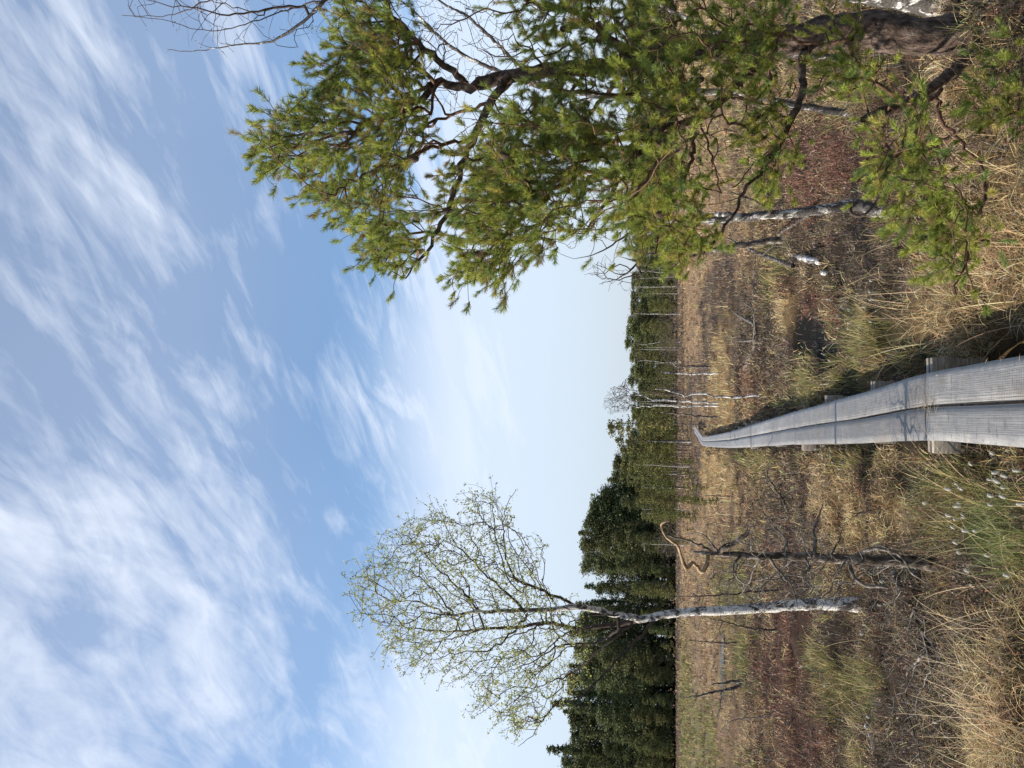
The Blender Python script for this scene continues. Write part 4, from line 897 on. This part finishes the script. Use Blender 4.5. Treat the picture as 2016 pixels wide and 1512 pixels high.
stick('dark bare shrub spreading behind the pale tussocks left of the boardwalk', c1([(716, 1330), (712, 1240), (700, 1130), (650, 1040), (600, 960), (600, 880)]), [.032, .028, .022, .016, .01, .004], tw=110, twr=.38, name='bare_shrub', mats=(M_darkwood, M_twig), subs=[(c1([(700, 1130), (740, 1050), (745, 960), (700, 900)]), [.014, .01, .007, .003]), (c1([(712, 1240), (640, 1210), (580, 1160), (555, 1060)]), [.014, .01, .006, .003]), (c1([(650, 1040), (690, 960), (690, 900), (760, 870)]), [.01, .007, .005, .002])])
stick('gnarled low dead shrub at the pale hummock beside the snag', c1([(855, 1330), (850, 1240), (880, 1170), (895, 1120)]), [.03, .03, .022, .012], tw=60, twr=.22, name='bare_shrub')
stick('lone thin stake like stem left of the boardwalk end', c1([(395, 1062), (330, 1062), (265, 1058)]), [.02, .018, .012], tw=4)
stick('little dark charred stump left of the boardwalk end', [(1476, 868), (1468, 867), (1455, 866)], [.09, .07, .02], tw=12, twr=.15, name='bare_shrub')
# three slim white birches beyond the bend, and the dark snags next to them
def slim(lab, pts, rad, zc, poly, n, sub=(), mats=(M_birchf, M_twig), rt_=.006, name='birch_tree', g=None):
    return traced(name, lab, 'tree', (pts, rad, .3), sub, 0, mats, zc, n, 1, poly, .02, .03, rtip=rt_, zdev=.6, sag=-.3, step=.15, jit=.015, sides=(8, 5, 3), group=g)
slim('slender wavy white birch right of the boardwalk end, tallest of three', [(1500, 779), (1468, 780), (1440, 784), (1410, 779), (1390, 775), (1370, 775), (1340, 777), (1300, 773), (1265, 770), (1240, 768)], [.024, .022, .021, .02, .018, .017, .015, .013, .010, .006], zc_of_ground(1500, 779), [(1235, 745), (1215, 750), (1200, 765), (1215, 790), (1240, 790)], 60, [([(1345, 777), (1320, 770), (1290, 766)], [.02, .014, .006])], rt_=.004)
slim('white birch stem ending in a fine bare crown, middle of three', [(1356, 793), (1340, 790), (1310, 787), (1285, 787), (1262, 779), (1245, 777)], [.036, .033, .03, .027, .023, .016], 30, [(1245, 775), (1220, 760), (1195, 770), (1185, 790), (1210, 815), (1245, 810)], 150, rt_=.0035)
slim('white birch stem ending in a fine bare crown, nearest the boardwalk of three', [(1357, 799), (1345, 800), (1310, 799), (1280, 799), (1255, 801), (1240, 797)], [.036, .033, .03, .027, .023, .016], 30, [(1245, 800), (1225, 775), (1190, 780), (1184, 800), (1200, 818), (1240, 812)], 150, rt_=.0035)
slim('dark dead stem with stubs right of the boardwalk end', [(1419, 821), (1390, 820), (1360, 818), (1330, 814), (1300, 811)], [.04, .036, .032, .025, .014], zc_of_ground(1419, 821), [(1300, 800), (1300, 830), (1400, 838), (1400, 805)], 22, mats=(M_darkwood, M_deadwood), name='dead_snag')
slim('short white birch stem standing alone in the plain right of centre', [(1361, 736), (1340, 735), (1303, 733)], [.034, .03, .02], 30, [(1300, 725), (1290, 740), (1310, 745), (1310, 728)], 8)
slim('crooked dark dead stem on the plain right of centre', [(1364, 722), (1345, 722), (1330, 720), (1320, 712)], [.06, .06, .045, .025], 34, [(1320, 700), (1320, 730), (1350, 735), (1355, 705)], 16, mats=(M_darkwood, M_darkwood), name='dead_snag')
# ------------------------------------------------------------ trees of the wood
def far_pine(name, H, seed, cb=.42, cr=.15, nlobe=16, fs=.03, pal=None, trunk=True, perl=120, conic=.35, tr_mat=None, tr_r=.011):
    r = np.random.default_rng(seed); rt = root(name, (0, 0, 0)); V = []; 
    lean = r.normal(0, .02, 2)
    zt = np.linspace(0, .96, 8); tp = np.stack([lean[0] * H * zt ** 2 + r.normal(0, .003 * H, 8), lean[1] * H * zt ** 2 + r.normal(0, .003 * H, 8), zt * H], -1); tp[0, :2] = 0; tp[0, 2] = -.3
    st = [(tp, np.linspace(tr_r, .002, 8) * H, 6)]; cs_ = []
    for k in range(nlobe):
        f = cb + (1 - cb) * (k + r.random()) / nlobe; f = min(f, .97)
        wdt = cr * H * ((1 - (f - cb) / (1 - cb)) ** conic) * r.uniform(.55, 1.15) * (1 if f > cb + .12 else r.uniform(.3, 1))
        a = r.uniform(0, 2 * np.pi); c0 = np.array([np.interp(f, zt, tp[:, 0]), np.interp(f, zt, tp[:, 1]), f * H - .02 * H]); 
        c1_ = c0 + np.array([np.cos(a) * wdt, np.sin(a) * wdt, .03 * H * r.uniform(-.4, 1)])
        st.append((np.array([c0, (c0 + c1_) / 2 + [0, 0, .006 * H], c1_]), np.array([.0035, .0025, .001]) * H, 3))
        m = perl; u = r.uniform(.35, 1.15, m)[:, None]; sc = np.array([.05, .05, .022]) * H * (.6 + .5 * wdt / (cr * H))
        cs_.append(c0 + (c1_ - c0) * u + r.normal(0, 1, (m, 3)) * sc)
    c = np.vstack(cs_); n = len(c); a_ = r.normal(0, 1, (n, 3)) * [1, 1, .8]; a_ /= np.linalg.norm(a_, axis=1)[:, None]; b_ = np.cross(a_, r.normal(0, 1, (n, 3))); b_ /= np.linalg.norm(b_, axis=1)[:, None]
    s = fs * H * r.uniform(.6, 1.3, n)[:, None]; Vt = np.stack([c - a_ * s * .5, c + b_ * s * .5, c + a_ * s * .6], 1).reshape(-1, 3)
    pal = np.array(pal); lob = np.repeat(pal[r.choice(len(pal), len(c))], 1, 0) * np.exp(r.normal(0, .2, (n, 1)))
    make_mesh('crown', Vt, np.arange(n * 3).reshape(-1, 3), M_far, rt, col=np.repeat(np.clip(lob, .01, .6), 3, 0))
    V, Fc = tubes(st); make_mesh('trunk', V, Fc, tr_mat or M_fartrunk, rt, smooth_=True); return rt
def far_spruce(name, H, seed, pal, nl=64, cr=.15, cb=.08, fs=.036):
    r = np.random.default_rng(seed); rt = root(name, (0, 0, 0)); cs_ = []; st = [(np.array([[0, 0, -.3], [0, 0, .5 * H], [0, 0, .985 * H]]), np.array([.012, .008, .001]) * H, 6)]
    for k in range(nl):
        f = cb + (1 - cb) * ((k + r.random()) / nl); wdt = cr * H * (1 - f) ** .75 * r.uniform(.7, 1.12) + .006 * H; a = r.uniform(0, 2 * np.pi)
        u = r.uniform(.1, 1, 34)[:, None]; d = np.array([np.cos(a), np.sin(a), 0])
        c = np.array([0, 0, f * H]) + d * u * wdt + np.array([0, 0, -.35]) * wdt * u ** 1.3 + r.normal(0, 1, (34, 3)) * np.array([.012, .012, .007]) * H
        cs_.append(c)
        if k % 2: st.append((np.array([[0, 0, f * H], d * wdt * .8 + [0, 0, f * H - .25 * wdt]]), np.array([.002, .0008]) * H, 3))
    c = np.vstack(cs_); n = len(c); a_ = r.normal(0, 1, (n, 3)) * [1, 1, .6]; a_ /= np.linalg.norm(a_, axis=1)[:, None]; b_ = np.cross(a_, r.normal(0, 1, (n, 3))); b_ /= np.linalg.norm(b_, axis=1)[:, None]
    s = fs * H * r.uniform(.6, 1.3, n)[:, None]; Vt = np.stack([c - a_ * s * .5, c + b_ * s * .45, c + a_ * s * .6], 1).reshape(-1, 3)
    pal = np.array(pal); col_ = pal[r.choice(len(pal), n)] * np.exp(r.normal(0, .2, (n, 1)))
    make_mesh('crown', Vt, np.arange(n * 3).reshape(-1, 3), M_far, rt, col=np.repeat(np.clip(col_, .008, .6), 3, 0))
    V, Fc = tubes(st); make_mesh('trunk', V, Fc, M_fartrunk, rt, smooth_=True); return rt
def far_birch(name, H, seed):
    r = np.random.default_rng(seed); rt = root(name, (0, 0, 0)); S = Skel()
    S.guide([(0, 0, -.2), (r.normal(0, .03) * H, 0, .35 * H), (r.normal(0, .03) * H, 0, .7 * H), (0, 0, .95 * H)], [.008 * H, .0065 * H, .0045 * H, .0015 * H], .05 * H, .002 * H)
    S.grow([np.array([r.normal(0, .11), r.normal(0, .11), r.uniform(.5, 1)]) * H for _ in range(46)], .05 * H, .004 * H, .3, .4, -.3)
    split_parts(S.finish(.0011 * H, 2.5, .004 * H), rt, (M_birchf, M_twig), 0, .004 * H, (6, 4, 3), .002 * H, names=('trunk', 'twigs')); return rt
def far_scrub(name, H, seed):
    r = np.random.default_rng(seed); rt = root(name, (0, 0, 0)); S = Skel(); S.add((0, 0, -.2), -1, .012 * H); S.add((0, 0, .1), 0, .01 * H)
    S.grow([np.array([r.normal(0, .2), r.normal(0, .2), r.uniform(.2, 1)]) * H for _ in range(90)], .06 * H, .008 * H, .25, .4, -.3)
    V, Fc = tubes([(q[0], q[1], 3) for q in S.finish(.0026 * H, 2.4, .009 * H)]); make_mesh('twigs', V, Fc, M_scrub, rt, smooth_=True); return rt
M_scrub = barkmat('grey_scrub_twigs', [(.3, (.07, .055, .045)), (.6, (.16, .125, .10)), (.8, (.30, .25, .21))], (1, 1, 1), 8, .85, .3, .003)
DK = [(.125, .142, .058), (.098, .118, .052), (.16, .165, .062), (.125, .135, .075)]
OL = [(.14, .15, .052), (.105, .125, .047), (.175, .172, .06), (.12, .13, .062)]
OLB = [(.13, .13, .04), (.10, .115, .04), (.16, .15, .055)]
protos = {'spruce': [far_spruce('spruce_tree', 20, 100 + k, DK, 100 + 8 * k, .15 + .015 * (k % 2), .07 + .04 * (k % 3), .022) for k in range(4)],
          'tall': [far_pine('pine_tree', 20, 200 + k, .22, .16, 34, .021, DK, perl=210, conic=.5) for k in range(4)],
          'mid': [far_pine('pine_tree', 10, 300 + k, .10, .21, 32, .027, OL, perl=190, conic=.42) for k in range(5)],
          'under': [far_spruce('spruce_sapling', 7, 600 + k, [(.028, .036, .02), (.022, .03, .018)], 40, .26, .02, .055) for k in range(2)],
          'bog': [far_pine('pine_tree', 5, 400 + k, .36, .17, 14, .030, OLB, perl=110, conic=.3, tr_mat=M_darkwood) for k in range(4)],
          'dwarf': [far_pine('pine_sapling', 2, 450 + k, .12, .22, 12, .045, OLB, perl=80, conic=.4) for k in range(2)],
          'birch': [far_birch('birch_tree', 8, 500 + k) for k in range(3)], 'scrub': [far_scrub('scrub_birch', 3, 520 + k) for k in range(3)]}
pH = {'spruce': 20, 'tall': 20, 'mid': 10, 'under': 7, 'bog': 5, 'dwarf': 2, 'birch': 8, 'scrub': 3}
usedp = set()
SPOTS = [(0, 'behind the large pine trunk'), (250, 'behind the outer pine boughs'), (440, 'just left of the large pine'), (560, 'beyond the bare leaning tree'), (650, 'behind the right plain'), (720, 'right of the slim white birches'), (790, 'behind the slim white birches'), (850, 'above the end of the boardwalk'), (910, 'left of the boardwalk end'),
         (980, 'on the forest rise'), (1050, 'right of the dark snag'), (1120, 'above the dark snag'), (1180, 'between snag and big birch'), (1240, 'behind the big birch trunk'), (1310, 'beneath the left birch limbs'), (1380, 'under the leftmost birch twigs'), (1450, 'left of the birch crown'), (9999, 'at the far left edge')]
def spot(x, y):
    iy = proj(np.array([x, y, 1.]))[1]
    for a_, n_ in SPOTS:
        if iy < a_ + 35: return n_
    return SPOTS[-1][1]
def plant(kind, x, y, H, label, group, cat='tree', wide=1., depth=''):
    src = R_.choice(protos[kind]); s = H / pH[kind]
    if src.name in usedp:
        r = src.copy(); COL.objects.link(r)
        for ch in [c_ for c_ in src.children]:
            q = ch.copy(); COL.objects.link(q); q.parent = r
    else: r = src; usedp.add(src.name)
    r.location = (x, y, gz_(x, y) if abs(x) + y < 250 else -.1); r.scale = (s * wide, s * wide, s); r.rotation_euler = (R_.gauss(0, .02), R_.gauss(0, .02), R_.uniform(0, 6.28)); tag(r, label if group is None else label + ', ' + spot(x, y) + depth, cat, group); return r
def xat(iy, Yv): return (756 - iy) / F_PX * (Yv * cp + (0 - CAMZ) * sp)
prof = np.array([(870, 1228), (930, 1200), (960, 1186), (1000, 1162), (1060, 1143), (1130, 1143), (1160, 1158), (1200, 1138), (1250, 1125), (1300, 1113), (1380, 1116), (1400, 1088), (1425, 1096), (1450, 1118), (1480, 1105), (1512, 1090), (1700, 1090)])
def topH(ix, Yv): # height of a tree at distance Yv whose tip shows at photo column ix
    d = ray(ix, 756); return CAMZ + d[2] / d[1] * Yv
rows = [(168, 4.0, .50, .72), (174, 3.6, .66, .88), (181, 3.4, .84, 1.0), (189, 3.4, .93, 1.03)]
for ri, (Yr, spc, lo, hi) in enumerate(rows):
    iy = 885 if ri else 960
    while iy < 1600:
        Yv = Yr + R_.uniform(-2.5, 2.5); H = topH(np.interp(iy, prof[:, 0], prof[:, 1]), Yv) * R_.uniform(lo, hi)
        k = 'spruce' if R_.random() < (.5 if iy > 1080 else .3) else 'tall'
        plant(k, xat(iy, Yv), Yv, H, 'dark ' + ('pointed spruce' if k == 'spruce' else 'rounded pine') + ', tall wood', 'conifers of the tall left wood', wide=R_.uniform(.8, 1.35), depth=(', front row', ', second row', ', third row', ', on the skyline')[ri])
        iy += spc / Yr * F_PX * R_.uniform(.75, 1.3)
for Yr in (170, 178, 186):
    iy = 880
    while iy < 1590:
        plant('under', xat(iy, Yr), Yr + R_.uniform(-2, 2), R_.uniform(4.5, 8), 'low dark young spruce beneath the tall pines', 'young spruces under the left wood', wide=1.3); iy += 3.1 / Yr * F_PX * R_.uniform(.8, 1.25)
iy = 872
while iy < 1075:          # the skyline slopes down to the bog pines at the boardwalk end
    Yv = 172 + R_.uniform(-3, 3); plant('tall' if R_.random() < .7 else 'spruce', xat(iy, Yv), Yv, topH(np.interp(iy, prof[:, 0], prof[:, 1]) + R_.uniform(-3, 8), Yv), 'dark conifer on the sloping skyline of the tall wood', 'conifers of the tall wood slope', wide=R_.uniform(1.2, 1.7)); iy += R_.uniform(13, 22)
# leftmost spire and low front trees of the wood edge
for (iy, ix) in ((1497, 1076), (1402, 1086), (1058, 1140)):
    plant('spruce', xat(iy, 178), 178, topH(ix, 178), {1497: 'pointed spruce rising highest at the far left edge of the wood', 1402: 'pointed spruce whose tip stands out just left of the birch crown', 1058: 'spruce tip at the summit of the wood between snag and birch'}[iy], None)
for k in range(34):
    iy = R_.uniform(960, 1560); Yv = R_.uniform(158, 165)
    plant('mid', xat(iy, Yv), Yv, R_.uniform(4, 9), 'lower olive pine before the tall wood', 'front edge pines of the left wood')
prof2 = np.array([(-100, 1232), (440, 1236), (500, 1243), (560, 1240), (600, 1240), (640, 1231), (660, 1228), (690, 1231), (710, 1243), (740, 1236), (800, 1243), (860, 1238), (900, 1222), (960, 1215)])
for ri, (Yr, spc, lo, hi) in enumerate([(135, 2.9, .55, .85), (146, 2.7, .78, .98), (153, 2.6, .8, .97), (160, 2.3, .95, 1.02)]):
    iy = -20
    while iy < 960:
        Yv = Yr + R_.uniform(-5, 5); H = topH(np.interp(iy, prof2[:, 0], prof2[:, 1]), Yv) * R_.uniform(lo, hi)
        k = 'mid' if R_.random() < .88 else 'spruce'
        plant(k, xat(iy, Yv), Yv, H, ('olive green pine' if k == 'mid' else 'darker pointed spruce') + ', low wood', 'conifers of the low right wood', wide=R_.uniform(1.15, 1.6), depth=(', front row', ', second row', ', third row', ', on the skyline')[ri])
        iy += spc / Yr * F_PX * R_.uniform(.75, 1.35)
for k in range(16):
    iy = R_.uniform(450, 860); Yv = R_.uniform(112, 130)
    plant('birch', xat(iy, Yv), Yv, R_.uniform(5, 7.5), 'thin bare white birch before the low wood', 'bare birches before the low wood')
for k in range(9):
    iy = R_.uniform(870, 1080); Yv = R_.uniform(60, 95)
    plant('birch', xat(iy, Yv), Yv, R_.uniform(3, 4.6), 'thin bare stem among small bog pines', 'bare stems among the bog pines')
for k in range(60):
    iy = R_.uniform(455, 1080); Yv = R_.uniform(70, 128)
    plant('scrub', xat(iy, Yv), Yv, R_.uniform(1.6, 3.4), 'grey brown bare scrub birch on the plain', 'bare scrub before the wood', wide=1.5)
# small bog pines beyond the end of the boardwalk
for k in range(46):
    iy = R_.uniform(835, 1020); Yv = R_.uniform(58, 100); 
    plant('bog', xat(iy, Yv), Yv, (hh_ := min(6.5, topH(1250 + max(0, (iy - 960)) * .25 + R_.uniform(-4, 40), Yv))), ('tall ' if hh_ > 5.2 else 'stunted ' if hh_ < 3.9 else 'middling ') + 'olive bog pine' + (' in front' if Yv < 72 else ' at the back' if Yv > 88 else ''), 'bog pines beyond the boardwalk')
for k in range(26):
    iy = R_.uniform(560, 840); Yv = R_.uniform(85, 125)
    plant('bog', xat(iy, Yv), Yv, (hh_ := R_.uniform(2.5, 5)), ('taller' if hh_ > 3.7 else 'lower') + (' near' if Yv < 103 else ' far') + ' bog pine on the open plain', 'bog pines on the right plain')
plant('bog', xat(836, 42), 42, topH(1194, 42), 'tallest bog pine with clumpy crown and dark bare trunk right of the boardwalk end', None, wide=.85)
plant('bog', xat(868, 62), 62, topH(1212, 62), 'bog pine with broad tufted crown directly above the boardwalk end', None)
for (ix, iy, h, lab) in ((1425, 985, 1.0, 'knee high yellow green pine seedling left of the boardwalk end'), (1345, 1275, 2.6, 'bright yellow green young pine left of the big birch trunk at the wood edge'), (1402, 960, 1.1, 'small green pine seedling nearest the left bog pines'), (1388, 985, 1.2, 'small green pine seedling behind the yellow green one')):
    P = atz(ix, iy, 0); plant('dwarf', P[0], P[1], h, lab, None, 'tree')
for k in range(14):
    iy = R_.uniform(900, 1090); Yv = R_.uniform(42, 62); plant('dwarf', xat(iy, Yv), Yv, R_.uniform(.7, 1.5), 'low pine seedling on far tussocks', 'pine seedlings left of the boardwalk')
for kd in protos:
    for o_ in protos[kd]:
        if o_.name not in usedp:
            for ch in list(o_.children): bpy.data.objects.remove(ch)
            bpy.data.objects.remove(o_)

# ------------------------------------------------------------ low bare bushes of bog myrtle and birch scrub
def bush(seed, H, n):
    r = np.random.default_rng(seed); rt = root('bare_bush', (0, 0, 0)); S = Skel()
    S.add((0, 0, -.05), -1, .008); S.add((0, 0, 0), 0, .007)
    for k in range(7):
        a = r.uniform(0, 6.28); l = r.uniform(.25, .6) * H; S.guide([(0, 0, 0), (math.cos(a) * l * .45, math.sin(a) * l * .45, l * .6), (math.cos(a) * l, math.sin(a) * l, l * 1.1)], [.006, .004, .0025], .06, .008)
    S.grow([np.array([r.normal(0, .36), r.normal(0, .36), r.uniform(.25, 1.0)]) * H for _ in range(n)], .05, .01, .25, .2, -.2)
    st = S.finish(.0016, 2.4, .008); V, Fc = tubes([(q[0], q[1], 3) for q in st]); make_mesh('twigs', V, Fc, R_.choice([M_twig, M_deadwood]) if seed % 3 else M_redtwig, rt, smooth_=True); return rt
M_redtwig = barkmat('red_brown_twigs', [(.3, (.05, .022, .016)), (.6, (.13, .06, .045)), (.8, (.24, .14, .11))], (1, 1, 1), 18, .85, .3, .003)
BP = [bush(700 + k, .45, 70) for k in range(6)]
BW = [('red', [(1600, 470), (1640, 420), (1660, 500), (1590, 540), (1700, 480), (1620, 370), (1650, 300), (1560, 560)], 'twiggy brown heath bush in the dark heather between birch log and pine'),
      ('lf', [(1540, 1060), (1560, 1110), (1580, 1085), (1520, 1120), (1600, 1130), (1500, 1090), (1480, 1150)], 'twiggy bush tangled behind the dark snag'),
      ('ll', [(1530, 1290), (1550, 1350), (1580, 1410), (1520, 1440), (1600, 1480), (1620, 1250), (1500, 1250), (1760, 1300), (1800, 1380), (1840, 1200), (1720, 1210)], 'low bare bush in the heather left of the big birch'),
      ('mr', [(1480, 640), (1500, 690), (1520, 720), (1470, 580), (1440, 640), (1500, 540), (1430, 560), (1410, 600)], 'low bare bush on the rough ground around the bleached branch'),
      ('ml', [(1560, 930), (1600, 940), (1520, 960), (1640, 980), (1480, 1010), (1720, 1010), (1440, 1060)], 'low bare bush among the pale tussocks left of the boardwalk'),
      ('up', [(1880, 300), (1840, 260), (1920, 380), (1780, 320), (1960, 300), (1740, 380)], 'dry twiggy bush under the low bough of the pine')]
first = True
for gi, (k_, pts_, lb_) in enumerate(BW):
    for (a_, b_) in pts_:
        src = R_.choice(BP); r = src.copy(); COL.objects.link(r)
        for ch in list(src.children): q = ch.copy(); COL.objects.link(q); q.parent = r
        P = atz(a_, b_, 0.05); r.location = (P[0], P[1], gz_(P[0], P[1]) - .02); sc_ = R_.uniform(.55, 1.15); r.scale = (sc_, sc_, sc_ * R_.uniform(.7, 1)); r.rotation_euler = (0, 0, R_.uniform(0, 6.28)); tag(r, lb_, 'bush', 'bushes: ' + lb_.split(' bush ')[1])
for src in BP:
    for ch in list(src.children): bpy.data.objects.remove(ch)
    bpy.data.objects.remove(src)

# ------------------------------------------------------------ cottongrass
M_cot = leafmat('cottongrass_wool', .35, .9, .1, attr=False, color=(.66, .63, .56)); M_stalk = leafmat('cottongrass_stalk', .2, .6, .2, attr=False, color=(.26, .27, .09))
def cotton_mesh():
    nth, nz = 12, 9; V = []
    for i in range(nz):
        f = i / (nz - 1); z = -.020 + .040 * f; r = .0085 * math.sin(math.pi * (.08 + .84 * f ** 1.3)) ** .7
        for j in range(nth):
            a = 2 * math.pi * j / nth; rr = r * R_.uniform(.6, 1.35); V.append((rr * math.cos(a), rr * math.sin(a), z + R_.uniform(-.0015, .0015)))
    Fq = [(i * nth + j, i * nth + (j + 1) % nth, (i + 1) * nth + (j + 1) % nth, (i + 1) * nth + j) for i in range(nz - 1) for j in range(nth)]
    V.append((0, 0, -.021)); V.append((0, 0, .022)); n = len(V)
    Ft = [(j, n - 2, (j + 1) % nth) for j in range(nth)] + [((nz - 1) * nth + j, (nz - 1) * nth + (j + 1) % nth, n - 1) for j in range(nth)]
    for k in range(420):
        a = R_.uniform(0, 6.28); z = R_.uniform(-.018, .018); d = np.array([math.cos(a), math.sin(a), R_.uniform(-.2, .9)]); b = np.array([.006 * math.cos(a), .006 * math.sin(a), z]); w_ = np.array([-math.sin(a), math.cos(a), 0]) * .0006
        n = len(V); V += [tuple(b - w_), tuple(b + w_), tuple(b + d * R_.uniform(.004, .013))]; Ft.append((n, n + 1, n + 2))
    return np.array(V), [np.array(Fq), np.array(Ft)]
CV = [cotton_mesh() for _ in range(3)]
heads_ = [('left', c1([(1720, 885), (1840, 825), (1860, 930), (1905, 950), (1975, 920), (1640, 995), (1665, 1020), (1595, 1022), (1865, 980), (1825, 970), (1900, 1015), (1830, 1060), (1897, 1065), (1995, 1105), (1830, 1110), (1655, 1100), (1650, 1118), (1632, 1120), (1465, 1100), (1600, 1170), (1632, 1192), (1675, 1165), (1682, 1180), (1620, 1235), (1690, 1253), (1745, 1255), (1635, 1320)])),
          ('midleft', c1([(860, 800), (880, 828), (898, 850), (895, 895), (912, 885), (953, 875), (1005, 873), (990, 950), (1030, 775), (945, 762), (868, 722), (890, 735), (905, 782), (998, 800), (1005, 910), (905, 1003), (1092, 962), (990, 910), (602, 800), (590, 812), (560, 855), (585, 890)])),
          ('right', c1([(985, 60), (1045, 35), (1130, 12), (1165, 95), (900, 155), (915, 190), (905, 240), (897, 272), (908, 278), (937, 310), (1035, 78), (1047, 100), (1040, 135), (985, 130), (1035, 290), (1072, 292), (640, 395), (655, 400), (620, 430), (830, 415), (615, 450), (600, 560), (575, 560)]) + c3([(1330, 642), (1355, 717), (1167, 713), (1160, 775), (1163, 820), (1178, 818), (900, 815), (925, 815), (940, 820), (908, 860), (945, 905), (1015, 865), (1045, 870), (1505, 672), (1390, 600), (1965, 340)])),
          ('snag', c2([(1700, 350), (1655, 250), (1815, 265), (1205, 325), (1228, 405), (1920, 375)])), ('farleft', c2([(815, 722), (797, 836), (765, 857), (775, 885), (812, 875), (1130, 648), (1118, 700), (910, 988), (935, 970), (1580, 1270), (1522, 1190), (1010, 1180), (1150, 1160), (1215, 540), (1245, 535)]))]
LB = {'left': ('white cottongrass head on a thin stalk in the green sedge at the near left', 'cottongrass in the near left sedge'), 'midleft': ('small white cottongrass head beside the left edge of the boardwalk', 'cottongrass beside the middle of the boardwalk'),
      'right': ('small white cottongrass head in the heath right of the boardwalk', 'cottongrass right of the boardwalk'), 'snag': ('white cottongrass head around the foot of the dark snag', 'cottongrass around the snag'), 'farleft': ('tiny white cottongrass head in the heather left of the birch', 'cottongrass left of the birch')}
for key, lst in heads_:
    for (ix, iy) in lst:
        hh = R_.uniform(.16, .30) if key in ('left', 'snag') else R_.uniform(.13, .24)
        P = atz(ix, iy, .03 + hh); g0 = gz_(P[0], P[1]); P = atz(ix, iy, max(g0, 0) + hh); g0 = gz_(P[0], P[1]); b0 = np.array([P[0] + R_.gauss(0, .03), P[1] + R_.gauss(0, .03), g0 - .02])
        rt = root('cottongrass', b0, label=LB[key][0], cat='flower', group=LB[key][1])
        m = (b0 + P) / 2 + np.array([R_.gauss(0, .01), R_.gauss(0, .01), .02]); V, Fc = tubes([(np.array([b0, m, P]), np.array([.0013, .0012, .001]), 4)]); make_mesh('stalk', V, Fc, M_stalk, rt)
        V, Fc = CV[R_.randrange(3)]; s_ = R_.uniform(.5, .95) * (1.0 if key in ('left', 'snag') else .85); ax = Vector((.3 + R_.gauss(0, .35), R_.gauss(0, .35), 1)).normalized(); q = np.array(ax.to_track_quat('Z', 'Y').to_matrix())
        make_mesh('flower_head', (V * s_) @ q.T + P, Fc, M_cot, rt, smooth_=False)

for o_ in bpy.data.objects:
    if '_o' in o_.keys(): del o_['_o']
print('objects', len(bpy.data.objects), 'tris', sum(len(o_.data.polygons) for o_ in bpy.data.objects if o_.type == 'MESH'))
